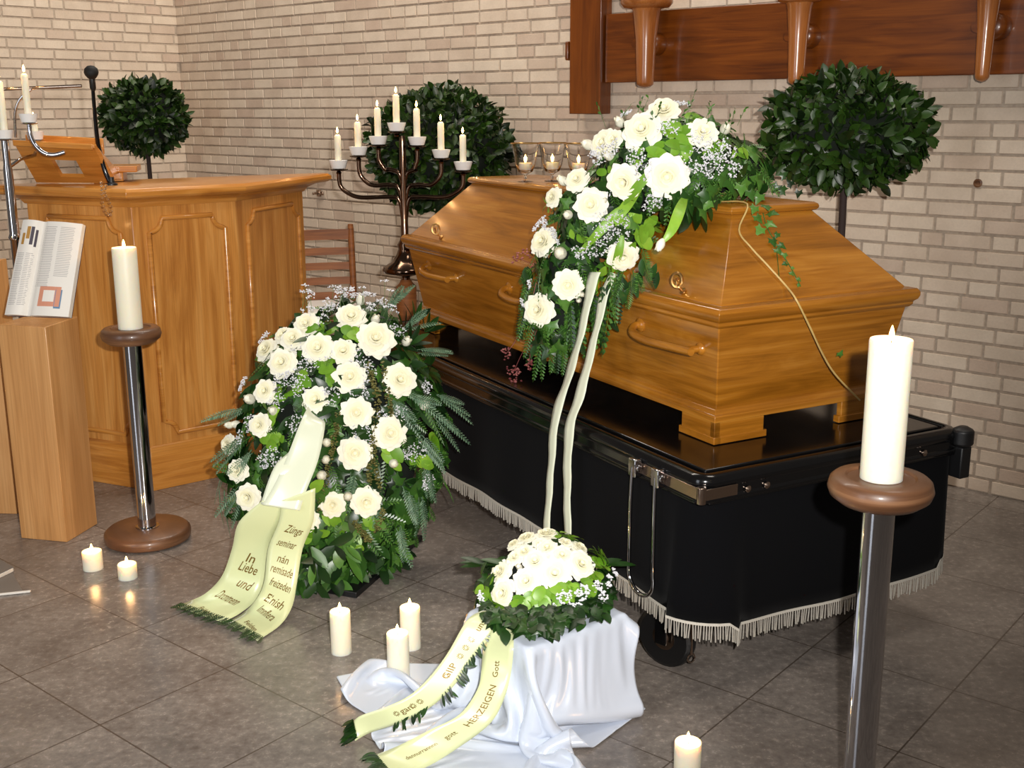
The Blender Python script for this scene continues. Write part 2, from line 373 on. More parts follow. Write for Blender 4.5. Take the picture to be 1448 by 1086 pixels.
# skirt: hangs around the frame, slight waves, longer at the near corner
def skirt_path():
    out = []; ox = X0 + .012; oy = -Y1 + .012; R = .10
    y = Y1 - .02
    while y > oy + R: out.append((ox, y, (-1, 0))); y -= .03
    for k in range(0, 9):
        an = math.pi + k * math.pi / 16; out.append((ox + R + R * math.cos(an), oy + R + R * math.sin(an), (math.cos(an), math.sin(an))))
    x = ox + R + .03
    while x < X1 - .06: out.append((x, oy, (0, -1))); x += .03
    for k in range(0, 7):
        an = -math.pi / 2 + k * math.pi / 12; R2 = .05; out.append((X1 - .06 + R2 * math.cos(an), oy + R2 + R2 * math.sin(an), (math.cos(an), math.sin(an))))
    y = oy + .1
    while y < Y1: out.append((X1 - .012, y, (1, 0))); y += .06
    return out
SK = skirt_path(); rng = random.Random(4)
ph = [rng.random() * 6 for _ in range(4)]
def sk(i, v):   # v 0 top .. 1 bottom (end of the velvet)
    x, y, n = SK[i]; s_ = i * .03
    wv = (.004 * math.sin(s_ * 9 + ph[0]) + .003 * math.sin(s_ * 21 + ph[1])) * v
    out = .012 * v + wv
    if n[0] != 0 and n[1] < -.05 and n[0] < 0: out += .03 * v
    zb = .205 - (.02 if n[1] == -1 else 0) + .008 * math.sin(s_ * 3.1 + ph[2])
    z = (ZB - .055) * (1 - v) + zb * v
    return V((x + n[0] * out, y + n[1] * out, z))
mb = MB(); NV = 8
vs = [sk(i, j / NV) for i in range(len(SK)) for j in range(NV + 1)]
fs = [(i * (NV + 1) + j, i * (NV + 1) + j + 1, (i + 1) * (NV + 1) + j + 1, (i + 1) * (NV + 1) + j) for i in range(len(SK) - 1) for j in range(NV)]
mb.add(vs, fs); o = mb.build('velvet_skirt', M['velvet'], bier, smooth=60); q = o.modifiers.new('thick', 'SOLIDIFY'); q.thickness = .003
mb = MB(); path = [sk(i, 1.0) for i in range(len(SK))]
acc = 0; rng = random.Random(7)
for i in range(len(path) - 1):
    a, b = path[i], path[i + 1]; d = b - a; Lg = d.length
    if Lg < 1e-4: continue
    n = V((SK[i][2][0], SK[i][2][1], 0)); k = max(1, int(Lg / .0062)); u = d.normalized()
    mb.obox((a + b) / 2 + V((0, 0, -.003)), d / 2, n * .0016, V((0, 0, .0035)))
    if i > len(SK) * .75: k = k // 2 + 1
    for j in range(k):
        p = a + d * ((j + .5) / k); ln = .042 + rng.random() * .009; sw = u * rng.uniform(-.003, .003) + n * rng.uniform(-.002, .003)
        mb.tube([p, p + sw + V((0, 0, -ln))], .0019, 3, cap=False)
tag(mb.build('fringe', M['fringe'], bier, smooth=0), None, None, kind='stuff')
# undercarriage and wheels
mb = MB()
for b_ in (-.9, .9):
    mb.box(X0 + .1, X1 - .1, b_ - .02, b_ + .02, .16, .2)
    for a_ in (X0 + .12, X1 - .12): mb.box(a_ - .018, a_ + .018, b_ - .018, b_ + .018, .15, ZB - .03)
mb.box(-.07, -.03, -.9, .9, .16, .2); mb.build('undercarriage', M['rubber'], bier, bevel=.003)
def wheel(a_, b_, rz):
    R = .085; ax = V((math.cos(rz), math.sin(rz), 0)); c = V((a_, b_, R))
    o = MB().lathe([(.02, -.017), (R - .03, -.017), (R - .012, -.019), (R - .003, -.013), (R, 0), (R - .003, .013), (R - .012, .019), (R - .03, .017), (.02, .017)], c, 32, 0, ax).build('caster_wheel', M['rubber'], bier, smooth=40)
    MB().lathe([(.001, -.026), (.012, -.026), (.016, -.018), (.034, -.018), (.034, .018), (.016, .018), (.012, .026), (.001, .026)], c, 20, 0, ax).build('wheel_hub', M['steel'], o, smooth=30)
    f = MB(); up = V((0, 0, 1))
    for s_ in (-1, 1): f.obox(c + ax * s_ * .03 + V((0, 0, .045)), ax * .003, ax.cross(up) * .018, up * .06)
    f.obox(c + V((0, 0, .105)), ax * .033, ax.cross(up) * .022, up * .004); f.tube([c + V((0, 0, .1)), c + V((0, 0, .13))], .012, 10)
    f.build('wheel_fork', M['blackgloss'], o, bevel=.002)
wheel(X0 + .055, -.955, .35); wheel(X1 - .12, -.93, .1); wheel(X0 + .1, .9, 0); wheel(X1 - .12, .9, 0)
mb = MB(); mb.tube([(-.43, -1.03, .19), (-.43, -1.035, .06)], .004, 6); mb.tube([(-.43 + .012 * math.cos(q), -1.035, .05 + .012 * math.sin(q)) for q in [i * math.pi / 4 for i in range(8)]], .0025, 6, close=True)
mb.build('brake_lever', M['steel'], bier, smooth=60)

coffin = thing('coffin', (CF.x, CF.y, ZB), 'closed honey brown oak coffin with wooden handles on the black bier', 'coffin', TH)
def ringr(a, b, z): return [(-a, -b, z), (a, -b, z), (a, b, z), (-a, b, z)]
def hull(mb, secs, m=0): return mb.rings([[V(q) for q in ringr(*s_)] for s_ in secs], m)
o = hull(MB(), [(.290, .925, .085), (.332, .975, .338)]).build('coffin_body', M['coffin'], coffin, bevel=.003)
hull(MB(), [(.309, .9445, .0602), (.309, .9445, .077), (.304, .939, .081), (.300, .935, .092), (.291, .927, .097)]).build('base_moulding', M['coffin'], coffin, bevel=.002)
hull(MB(), [(.334, .977, .318), (.341, .985, .326), (.341, .985, .334), (.349, .995, .342), (.352, .999, .352), (.352, .999, .362), (.346, .992, .371), (.33, .975, .374)]).build('lid_rim', M['coffin'], coffin, bevel=.002)
hull(MB(), [(.322, .966, .370), (.322, .966, .376), (.139, .774, .582)]).build('lid_slopes', M['coffin'], coffin, bevel=.002)
hull(MB(), [(.138, .772, .576), (.152, .787, .581), (.157, .792, .589), (.154, .789, .598), (.146, .781, .6023)]).build('lid_top', M['coffin'], coffin, bevel=.002)
for sa in (-1, 1):
    for sb in (-1, 1):
        mb = MB()
        def pl(x0, x1, y0, y1, z0, z1): mb.box(min(sa * x0, sa * x1), max(sa * x0, sa * x1), min(sb * y0, sb * y1), max(sb * y0, sb * y1), z0, z1)
        pl(.14, .306, .922, .941, .001, .061); pl(.287, .306, .80, .941, .001, .061); pl(.13, .307, .921, .943, .001, .02); pl(.285, .308, .79, .943, .001, .02)
        mb.build('coffin_foot', M['coffin'], coffin, bevel=.0015)
def handle(b0, b1, z, sa):
    # curved wooden grip: bends out of a rosette, runs along the side, returns at the other end
    def A(zz): return .290 + (zz - .085) / .253 * .042
    o = MB().tube(catmull([(sa * (A(z) - .004), b0 + .004, z + .012), (sa * (A(z) + .02), b0 + .008, z + .008), (sa * (A(z) + .042), b0 - .018, z - .004), (sa * (A(z) + .046), b0 - .075, z - .012), (sa * (A(z) + .046), (b0 + b1) / 2, z - .012), (sa * (A(z) + .044), b1, z - .008)], 6), .0115, 12).build('carrying_handle', M['coffin'], coffin, smooth=60)
    mb = MB(); mb.lathe([(.022, 0), (.022, .006), (.014, .01), (.012, .012)], (sa * (A(z) - .002), b0 + .004, z + .012), 18, 0, (sa, 0, 0))
    mb.build('handle_rosette', M['coffin'], o, smooth=50); mb = MB()
    mb.lathe([(.018, 0), (.016, .006), (.010, .01), (.010, .04)], (sa * (A(z) - .002), b1 + .02, z - .008), 14, 0, (sa, 0, 0))
    mb.build('handle_post', M['coffin'], o, smooth=50)
for b0, b1 in ((-.62, -.905), (.15, -.11), (.80, .55)):
    for sa in (-1, 1): handle(b0, b1, .258, sa)
for b_ in (-.80, -.05, .70):
    for sa in (-1, 1):
        p = V((sa * .315, b_, .388)); ax = V((sa * .75, 0, .66)).normalized()
        mb = MB(); mb.lathe([(.010, 0), (.010, .003), (.004, .006), (.004, .02), (.007, .022), (.004, .026)], p, 12, 0, ax)
        ct = p + ax * .042; u = V((-sa * .83, -.55, 0)); w_ = V((0, 0, 1)); ct = p + ax * .028 + V((0, 0, .014))
        mb.tube([ct + (u * math.cos(q) * .014 + w_ * math.sin(q) * .019) for q in [i * math.pi / 8 for i in range(16)]], .0038, 6, close=True)
        mb.tube([ct - w_ * .019, ct + w_ * .004], .003, 6); mb.lathe([(.001, -.006), (.006, -.003), (.006, .003), (.001, .006)], ct + w_ * .002, 10, 0, ax)
        mb.build('lid_screw', M['brass'], coffin, smooth=50)
# ------------------------------------------------------------------ pulpit
PA = V((-1.40, 4.246, 0)); dm = V((.778, .628, 0)).normalized(); dl = V((-.913, .408, 0)).normalized(); dr = V((.30, .954, 0)).normalized()
LM, LR_, LL = .415, .56, .515
PB = PA + dm * LM; PC = PB + dr * LR_; PL = PA + dl * LL
back_l = PL + V((.25, .75, 0))
pulpit = thing('pulpit', (PA.x, PA.y, 0), 'light oak angular pulpit with moulded panels left of the flower wreath', 'pulpit')
def outn(d): n = V((d.y, -d.x, 0)); return n
poly = [PL, PA, PB, PC]
cenp = sum(poly, V((0, 0, 0))) / 4
def grow(ps, k):
    n = len(ps); out = []
    for i in range(n):
        a, b, c = ps[i - 1], ps[i], ps[(i + 1) % n]
        n1 = outn((b - a).normalized()); n2 = outn((c - b).normalized())
        q = (n1 + n2).normalized(); out.append(b + q * (k / max(.3, q.dot(n1))))
    return out
def at(ps, z): return [V((p.x, p.y, z)) for p in ps]
HB = 1.125
o = MB().rings([at(poly, .0), at(poly, HB)]).build('pulpit_body', M['pulpit'], pulpit, world=True, bevel=.003)
MB().rings([at(grow(poly, .012), 0), at(grow(poly, .012), .135), at(grow(poly, .006), .15), at(grow(poly, .006), .17), at(grow(poly, .001), .178)]).build('plinth', M['pulpit_h'], pulpit, world=True, bevel=.002)
MB().rings([at(grow(poly, .004), HB - .03), at(grow(poly, .012), HB - .012), at(grow(poly, .03), HB + .0), at(grow(poly, .055), HB + .006), at(grow(poly, .062), HB + .014), at(grow(poly, .062), HB + .03), at(grow(poly, .054), HB + .041), at(grow(poly, .04), HB + .044)]).build('top_slab', M['pulpit_h'], pulpit, world=True, bevel=.002)
def panel(p, d, L, m0, m1):
    n = outn(d); z0, z1 = .215, HB - .075; x0, x1 = m0, L - m1; R = .052
    path = []
    def arc(cx, cz, a0, a1):
        for k in range(9):
            a = math.radians(a0 + (a1 - a0) * k / 8); path.append((cx + R * math.cos(a), cz + R * math.sin(a)))
    arc(x0, z0, 0, 90) ; path2 = list(path); path.clear()
    # go round: concave quarter circle in each corner
    def quarter(cx, cz, a0, a1): return [(cx + R * math.cos(math.radians(a0 + (a1 - a0) * k / 8)), cz + R * math.sin(math.radians(a0 + (a1 - a0) * k / 8))) for k in range(9)]
    e = .008
    pts = quarter(x0, z0, 90, 0) + quarter(x1, z0, 180, 90) + quarter(x1, z1, 270, 180) + quarter(x0, z1, 0, -90)
    w3 = lambda q, o: p + d * q[0] + V((0, 0, q[1])) + n * o
    fr = MB().tube([w3(q, .003) for q in pts], .010, 8, close=True).build('panel_moulding', M['pulpit_h'], pulpit, world=True, smooth=60)
    # raised field
    cx, cz = (x0 + x1) / 2, (z0 + z1) / 2
    sh = [((q[0] - cx) * (1 - .02 / (x1 - x0)) + cx, (q[1] - cz) * .985 + cz) for q in pts]
    MB().rings([[w3(q, -.002) for q in sh], [w3(q, .0035) for q in sh]]).build('panel_field', M['pulpit'], fr, world=True, smooth=30)
panel(PA, dm, LM, .06, .05); panel(PB, dr, LR_, .075, .055); panel(PL, (PA - PL).normalized(), LL, .055, .06)
HT = HB + .044
# book rest on the pulpit top
rest = thing('lectern_rest', atD(90, 262, 4.42).to_tuple()[:2] + (HT,), 'tilted wooden reading desk with a square cut-out standing on the pulpit', 'reading desk')
c4 = lambda x, y, d: atD(x, y, d)
TL, TR, BR_, BL = c4(20, 203, 4.36), c4(133, 209, 4.28), c4(160, 262, 4.44), c4(52, 262, 4.50)
BR_.z = HT + .003; BL.z = HT + .003
nn = (TR - TL).cross(BL - TL).normalized(); nn = nn if nn.y > 0 else -nn
def bil(u, v): return (TL * (1 - u) + TR * u) * (1 - v) + (BL * (1 - u) + BR_ * u) * v
mb = MB()
def slab(u0, u1, v0, v1):
    q = [bil(u0, v0), bil(u1, v0), bil(u1, v1), bil(u0, v1)]; mb.rings([q, [k + nn * .018 for k in q]])
us = [0, .36, .68, 1]; vs_ = [0, .38, .84, 1]
gridp = {}
fr_v = []; fr_f = []
for k in (0, 1):
    for j in range(4):
        for i in range(4): fr_v.append(bil(us[i], vs_[j]) + nn * .018 * k)
idx = lambda i, j, k: k * 16 + j * 4 + i
for j in range(3):
    for i in range(3):
        if i == 1 and j == 1: continue
        fr_f += [(idx(i, j, 0), idx(i + 1, j, 0), idx(i + 1, j + 1, 0), idx(i, j + 1, 0)), (idx(i, j, 1), idx(i, j + 1, 1), idx(i + 1, j + 1, 1), idx(i + 1, j, 1))]
for i in range(3):
    fr_f += [(idx(i, 0, 0), idx(i, 0, 1), idx(i + 1, 0, 1), idx(i + 1, 0, 0)), (idx(i, 3, 0), idx(i + 1, 3, 0), idx(i + 1, 3, 1), idx(i, 3, 1)),
             (idx(0, i, 0), idx(0, i + 1, 0), idx(0, i + 1, 1), idx(0, i, 1)), (idx(3, i, 0), idx(3, i, 1), idx(3, i + 1, 1), idx(3, i + 1, 0))]
for (a, b) in (((1, 1), (2, 1)), ((2, 1), (2, 2)), ((2, 2), (1, 2)), ((1, 2), (1, 1))): fr_f.append((idx(*a, 0), idx(*b, 0), idx(*b, 1), idx(*a, 1)))
mb.add(fr_v, fr_f); mb.build('front_board', M['pulpit_h'], rest, world=True, smooth=0)
tb = V((-.02, .15, -.03))
q = [TL - nn * .012 + V((0, 0, .0)), TR - nn * .012, TR + tb, TL + tb]
mb = MB(); mb.rings([q, [k + V((0, 0, .022)) for k in q]]); mb.build('book_board', M['pulpit_h'], rest, world=True, bevel=.004)
mb = MB(); e0 = TL + tb; e1 = TR + tb; mb.obox((e0 + e1) / 2 + V((0, .01, .03)), (e1 - e0) / 2, V((0, .008, 0)), V((0, 0, .03))); mb.build('book_ledge', M['pulpit_h'], rest, world=True, bevel=.004)
for s0, s1 in ((TL, BL), (TR, BR_)):
    a = s0 + (s1 - s0) * .1 + nn * .02; b = s1 + nn * .02; c = V((b.x - .02, b.y + .22, HT + .003)); d_ = V((a.x - .02, a.y + .2, a.z - .07))
    qq = [a, b, c, d_]; MB().rings([qq, [k + V((-.018 if s0 is TR else .018, 0, 0)) for k in qq]]).build('side_board', M['pulpit_h'], rest, world=True, bevel=.002)
p = atD(172, 247, 4.62)
mb = MB(); mb.obox(V((p.x - .03, p.y, HT + .050)), V((.095, .02, 0)), V((-.02, .09, 0)), V((0, 0, .012))); mb.obox(V((p.x - .045, p.y, HT + .02)), V((.055, .012, 0)), V((-.015, .07, 0)), V((0, 0, .018)))
tag(mb.build('wooden_shelf_block', M['pulpit_h'], bevel=.004), 'small low wooden shelf behind the microphone on top of the pulpit', 'shelf')
# microphone
mp0 = atD(158, 262, 4.36); mp0.z = HT
mic = thing('gooseneck_microphone', mp0, 'black gooseneck microphone standing up from the pulpit', 'microphone')
top = atD(129, 102, 4.30); sp = catmull([mp0, atD(148, 240, 4.36), atD(139, 205, 4.35), atD(134, 160, 4.33), atD(131, 120, 4.31)], 8)
MB().lathe([(.022, 0), (.022, .006), (.012, .010), (.010, .03)], mp0, 18).build('base', M['rubber'], mic, world=True)
MB().tube(sp, [.0095 - .003 * i / len(sp) for i in range(len(sp))], 12).build('stem', M['blackgloss'], mic, world=True, smooth=60)
ax = (top - sp[-1]).normalized()
MB().lathe([(.007, -.055), (.011, -.045), (.011, -.01), (.008, 0)], top - ax * .012, 16, 0, ax).build('capsule', M['rubber'], mic, world=True)
MB().lathe([(.001, -.026), (.014, -.022), (.023, -.01), (.026, 0), (.023, .012), (.013, .021), (.001, .024)], top + ax * .0, 20, 0, ax).build('foam_windscreen', M['mic'], mic, world=True, smooth=80)
# glass bead strand hanging over the pulpit edge
bd = [atD(x, y, d) for x, y, d in ((143, 258, 4.20), (144, 268, 4.165), (144, 280, 4.165), (146, 292, 4.165), (151, 302, 4.165), (156, 304, 4.165), (157, 292, 4.165), (152, 282, 4.165), (148, 272, 4.165), (150, 262, 4.18))]
mb = MB()
for q in catmull(bd, 2): mb.lathe([(.0005, -.0055), (.004, -.004), (.0058, 0), (.004, .004), (.0005, .0055)], q, 8)
tag(mb.build('bead_strand', M['glass'], smooth=80), 'strand of clear glass beads hanging over the pulpit edge', 'bead strand')

# ------------------------------------------------------------------ beech pillar with the open book, and the one behind it
def stele(name, poly, z0, z1, label, cat, slope=0):
    mb = MB(); c = sum(poly, V((0, 0, 0))) / len(poly)
    bot = [V((p.x, p.y, 0)) for p in poly]; top = []
    for p in poly: top.append(V((p.x, p.y, z1 + (p.y - c.y) * slope)))
    mb.rings([bot, top]); o = mb.build(name, M['stele'], None, bevel=.0025); return tag(o, label, cat)
q0 = atZ(95, 767, 0); q1 = atZ(138, 741, 0); q2 = atZ(30, 761, 0); q3 = q2 + (q1 - q0)
stele('wooden_pedestal', [q2, q0, q1, q3], 0, .755, 'pale beech pillar carrying the open book in front of the pulpit', 'pillar', .02)
r1 = atZ(24, 727, 0); r0 = r1 + V((-.28, .02, 0)); r2 = r1 + V((.02, .10, 0)); r3 = r0 + V((.02, .10, 0))
stele('wooden_pedestal', [r0, r1, r2, r3], 0, .93, 'taller beech pillar cut off by the left picture edge', 'pillar')
# open book leaning on the pillar
BB0, BB1 = atD(9, 446, 3.70), atD(99, 449, 3.69); BT0, BT1 = atD(35, 312, 3.80), atD(119, 318, 3.79)
dz = .762 - min(BB0.z, BB1.z)
zf = .7585
for q in (BB0, BB1, BT0, BT1): q.z += (zf - .762 + dz) if False else 0
book = thing('open_book', ((BB0 + BB1) / 2).to_tuple(), 'large open printed book leaning on top of the beech pillar', 'book')
def bk(u, v, o=0):
    p = (BB0 * (1 - u) + BB1 * u) * (1 - v) + (BT0 * (1 - u) + BT1 * u) * v
    g = .010 * math.exp(-((u - .35) / .05) ** 2); bow = .012 * math.sin(math.pi * (u / .35 if u < .35 else (u - .35) / .65))
    return p + bn * (o + bow - g)
bn = (BB1 - BB0).cross(BT0 - BB0).normalized(); bn = bn if bn.y < 0 else -bn
mb = MB(); NU = 24
fr = [bk(i / NU, 0, .012) for i in range(NU + 1)]; bt = [bk(i / NU, 1, .012) for i in range(NU + 1)]
fr2 = [bk(i / NU, 0, -.012) for i in range(NU + 1)]; bt2 = [bk(i / NU, 1, -.012) for i in range(NU + 1)]
mb.rings([fr + fr2[::-1], bt + bt2[::-1]]); mb.build('pages', M['paper'], book, world=True, smooth=40)
q = [bk(0, 0, -.016), bk(1, 0, -.016), bk(1, 1, -.016), bk(0, 1, -.016)]
ce = (q[1] - q[0]).normalized() * .006
q = [q[0] - ce, q[1] - ce * .2, q[2] - ce * .2, q[3] - ce]
MB().rings([q, [k - bn * .003 for k in q]]).build('cover', simple('dark_cover', (60, 40, 60), .5), book, world=True)
mb = MB(); rng = random.Random(2)
def strip(u0, u1, v0, v1, m):
    k = max(1, int((u1 - u0) / .05)); vs = []; 
    for i in range(k + 1):
        u = u0 + (u1 - u0) * i / k; vs += [bk(u, v0, .0126), bk(u, v1, .0126)]
    mb.add(vs, [(2 * i, 2 * i + 2, 2 * i + 3, 2 * i + 1) for i in range(k)], m)
for i in range(46):
    v = .94 - i * .0185
    if v > .30: strip(.40, .40 + .20 + rng.random() * .02, v, v + .006, 0)
    if v > .42 or .02 < v < .10: strip(.68, .68 + .21 + rng.random() * .02, v, v + .006, 0)
    if v < .66: strip(.03, .03 + .11 + rng.random() * .02, v, v + .006, 0); strip(.18, .18 + .10 + rng.random() * .02, v, v + .006, 0)
mb.build('printed_lines', M['ink'], book, world=True, smooth=0)
mats = [simple('print_gold', (176, 130, 60), .6), simple('print_dark', (70, 62, 72), .6), simple('print_rose', (206, 140, 112), .6), simple('print_blue', (96, 130, 160), .6), M['paper']]
mb = MB()
strip(.06, .11, .74, .86, 0); strip(.13, .19, .80, .93, 0); strip(.20, .25, .74, .93, 1); strip(.27, .30, .72, .90, 1)
mb.build('printed_photo', mats, book, world=True, smooth=0)
mb = MB(); strip(.50, .84, .10, .31, 2); mb.build('printed_picture', mats, book, world=True, smooth=0)
mb = MB(); strip(.76, .86, .08, .28, 3); mb.build('printed_picture', mats, book, world=True, smooth=0)
mb = MB()
def strip2(u0, u1, v0, v1):
    mb.add([bk(u0, v0, .0131), bk(u1, v0, .0131), bk(u1, v1, .0131), bk(u0, v1, .0131)], [(0, 1, 2, 3)])
for i in range(4): strip2(.57 + i * .045, .615 + i * .045, .15, .27)
mb.build('picture_blank', M['paper'], book, world=True, smooth=0)
mb = MB(); ct = atD(80, 451, 3.66)
q = [V((BB0.x - .02, BB0.y - .05, .755)), V((BB1.x + .015, BB1.y - .05, .755)), V((BB1.x + .015, BB1.y + .09, .755)), V((BB0.x - .02, BB0.y + .09, .755))]
# grey booklets on the floor at the left
mb = MB(); a = atZ(0, 797, .01); b = atZ(19, 806, .012); c = atZ(-40, 850, .01)
q = [V((p.x, p.y, .004)) for p in (atZ(-70, 800, 0), atZ(-8, 792, 0), atZ(20, 808, 0), atZ(-50, 842, 0))]
mb.rings([q, [k + V((0, 0, .012)) for k in q]]); o = mb.build('booklet', simple('grey_card', (120, 112, 104), .6), bevel=.001); tag(o, 'upper grey booklet with white page edge lying on the floor at far left', 'booklet')
mb = MB(); q = [V((p.x, p.y, .001)) for p in (atZ(-60, 846, 0), atZ(22, 806, 0), atZ(33, 834, 0), atZ(-50, 842 + 6, 0))]
q = [V((p.x, p.y, .0005)) for p in (atZ(-60, 838, 0), atZ(18, 811, 0), atZ(32, 836, 0), atZ(-60, 852, 0))]
mb.rings([q, [k + V((0, 0, .003)) for k in q]]); o = mb.build('booklet', bpy.data.materials['grey_card'], bevel=.0005); tag(o, 'lower grey leaflet with white front edge lying nearest on the floor at far left', 'leaflet')
e0, e1 = atZ(-60, 848, 0), atZ(44, 837, 0)
MB().obox((e0 + e1) / 2 + V((0, -.004, .004)), (e1 - e0) / 2, V((0, .004, 0)), V((0, 0, .003))).build('white_edge', M['paper'], o, bevel=.001)
e0, e1 = atZ(-50, 843, .0), atZ(19, 810, .0)
o2 = [x for x in bpy.data.objects if x.name == 'booklet'][0]
MB().obox((e0 + e1) / 2 + V((0, .0, .0105)), (e1 - e0) / 2, V((0, .004, 0)), V((0, 0, .006))).build('white_edge', M['paper'], o2, bevel=.001)

# ------------------------------------------------------------------ chair behind the pulpit
ch0 = atD(455, 440, 5.65); chair = thing('ladder_back_chair', (ch0.x, ch0.y, 0), 'brown wooden ladder-back chair between the pulpit and the candelabrum', 'chair', .32)
W2 = .20
def bx_(name, x0, x1, y0, y1, z0, z1, mat='chairwood', bev=.004): return MB().box(x0, x1, y0, y1, z0, z1).build(name, M[mat], chair, bevel=bev)
def post(x): return MB().tube(catmull([(x, .17, 0), (x, .19, .42), (x * 1.02, .22, .62), (x * 1.05, .27, .86)], 5), [.017] * 15 + [.014], 8).build('back_post', M['chairwood'], chair, smooth=60)
post(-W2); post(W2)
for s_ in (-1, 1): MB().tube([(s_ * W2, -.2, 0), (s_ * W2, -.2, .43)], [.014, .018], 8).build('leg', M['chairwood'], chair, smooth=60)
for i, z in enumerate((.50, .575, .65, .725, .81)):
    mb = MB(); hh = .018 if i < 4 else .026; rs = []
    yb = .19 + (z - .42) * .17
    for k in range(9):
        x = -W2 + k * W2 / 4; y = yb + .02 * (1 - (x / W2) ** 2); rs.append([(x, y - .007, z - hh), (x, y + .007, z - hh), (x, y + .012, z + hh), (x, y - .002, z + hh)])
    mb.rings(rs).build('back_slat', M['chairwood'], chair, smooth=40)
MB().prism([(-.22, -.22), (.22, -.22), (.20, .2), (-.20, .2)], .43, .45).build('seat', M['chairwood'], chair, bevel=.006)
MB().rings([[V((x * k, y * k, z)) for x, y in ((-.2, -.2), (.2, -.2), (.18, .16), (-.18, .16))] for k, z in ((.96, .451), (1, .462), (1, .48), (.9, .492))]).build('seat_cushion', M['porcelain'], chair, smooth=50, bevel=.006)
for z in (.18, .30):
    for s_ in (-1, 1): MB().tube([(s_ * W2, -.2, z), (s_ * W2, .18, z)], .009, 8).build('stretcher', M['chairwood'], chair, smooth=60)

# ------------------------------------------------------------------ candles
def candle_glow(parent, z, e): 
    l = bpy.data.lights.new('candle_glow', 'POINT'); l.energy = e * 1.9; l.color = (1, .55, .22); l.shadow_soft_size = .006
    o = bpy.data.objects.new('candle_glow', l); COL.objects.link(o); o.parent = parent; o.location = (0, 0, z); return o
def candle(loc, r, h, label, group=None, e=.35, seed=0, flame=1.0, dip=True, tilt=None):
    c = thing('candle', loc, label, 'candle', 0, group)
    if dip: prof = [(.0005, 0), (r, 0), (r, h * .5), (r, h - r * .10), (r * .96, h), (r * .88, h - r * .04), (r * .6, h - r * .16), (.0005, h - r * .2)]
    else: prof = [(.0005, 0), (r, 0), (r, h * .5), (r * .97, h - r * .5), (r * .5, h), (.0005, h)]
    MB().lathe(prof, n=28 if r > .015 else 14).build('wax_body', M['wax'], c, smooth=50)
    zt = h - r * .2 if dip else h
    MB().tube([(0, 0, zt - .002), (.0005, 0, zt + .006), (.0015, 0, zt + .010 * flame)], .0009, 6).build('wick', M['wick'], c)
    f = flame; z0 = zt + .005
    MB().lathe([(.0003, 0), (.0028 * f, .003 * f), (.0046 * f, .008 * f), (.0043 * f, .013 * f), (.0025 * f, .020 * f), (.0003, .026 * f)], (0, 0, z0), 10).build('flame', M['flame'], c, smooth=80)
    candle_glow(c, z0 + .014 * f, e); return c
FLG = 'pillar candles burning on the floor'
def floor_candle(xb, yb, yt, r, label, z=0):
    p = atZ(xb, yb, z); top = atD(xb, yt, p.y); h = top.z - z; candle((p.x, p.y, z), r, h, label, None, .5)
floor_candle(132, 804, 779, .0315, 'short white candle on the floor, left of the pair before the left candle stand')
floor_candle(181, 817, 797, .0295, 'lowest short white candle on the floor, right of the pair before the left candle stand')
floor_candle(483, 922, 864, .028, 'tall white pillar candle on the floor below the standing wreath')
floor_candle(581, 915, 858, .028, 'white pillar candle on the floor between the wreath and the bouquet, the rear right one')
floor_candle(564, 958, 895, .029, 'white pillar candle on the floor touching the edge of the satin cloth')
floor_candle(971, 1108, 1049, .0295, 'white candle on the floor at the bottom edge beside the front candle stand')
def candle_stand(x, y, label, clabel, HS=.0):
    t_ = thing('candle_stand', (x, y, 0), label, 'candle stand')
    MB().lathe([(.13, 0), (.142, .006), (.145, .02), (.143, .034), (.132, .044), (.04, .046)], n=40).build('base_disc', M['walnut'], t_, smooth=50)
    MB().lathe([(.040, .045), (.040, .049), (.034, .051)], n=28).build('base_ring', M['chrome'], t_, smooth=40)
    MB().lathe([(.0305, .045), (.0305, .695 + HS)], n=32).build('pole', M['chrome'], t_, smooth=60)
    MB().lathe([(r_, z_ + HS) for r_, z_ in [(.05, .69), (.075, .694), (.093, .708), (.098, .722), (.094, .738), (.086, .745), (.066, .746), (.062, .741), (.0005, .741)]], n=40).build('candle_dish', M['walnut'], t_, smooth=50)
    candle((x, y, .742 + HS), .0395, .268, clabel, None, .8, flame=1.1)
sp_ = atD(205, 762, 3.726)
candle_stand(-1.262, 3.726, 'chrome pole candle stand with walnut discs in front of the pulpit', 'large white altar candle on the rear left chrome stand')
p = atD(1246, 675, 2.06); candle_stand(p.x, p.y, 'nearest chrome pole candle stand, cut off by the bottom edge before the bier', 'largest white altar candle on the nearest chrome stand in front of the coffin', .022)

# ------------------------------------------------------------------ seven-branched candelabrum
MD = 5.02
cxy = atD(569, 200, MD); men = thing('candelabrum', (cxy.x, cxy.y, 0), 'bronze seven-branched candelabrum with white drip cups behind the coffin', 'candelabrum')
def mz(x, y): q = atD(x, y, MD); return q.x - cxy.x, q.z
b0 = mz(577, 385)
zc = lambda y: atD(569, y, MD).z
MB().lathe([(.085, 0), (.088, .02), (.06, .05), (.035, .08), (.032, zc(440) - .04), (.045, zc(440)), (.045, zc(405)), (.03, zc(400)), (.022, zc(395))], n=24).build('pedestal', M['chairwood'], men, smooth=40)
MB().lathe([(.02, zc(400)), (.018, zc(392)), (.05, zc(388)), (.098, zc(385)), (.104, zc(381)), (.098, zc(377)), (.06, zc(370)), (.04, zc(360)), (.03, zc(352)), (.034, zc(346)), (.024, zc(340)), (.016, zc(330)), (.015, zc(270)), (.014, zc(200)), (.012, zc(192))], n=28).build('stem', M['bronze'], men, smooth=60)
cups = [(561, 186, 'topmost'), (535, 205, 'l1'), (590, 206, 'r1'), (507, 220, 'l2'), (624, 224, 'r2'), (479, 239, 'l3'), (655, 241, 'r3')]
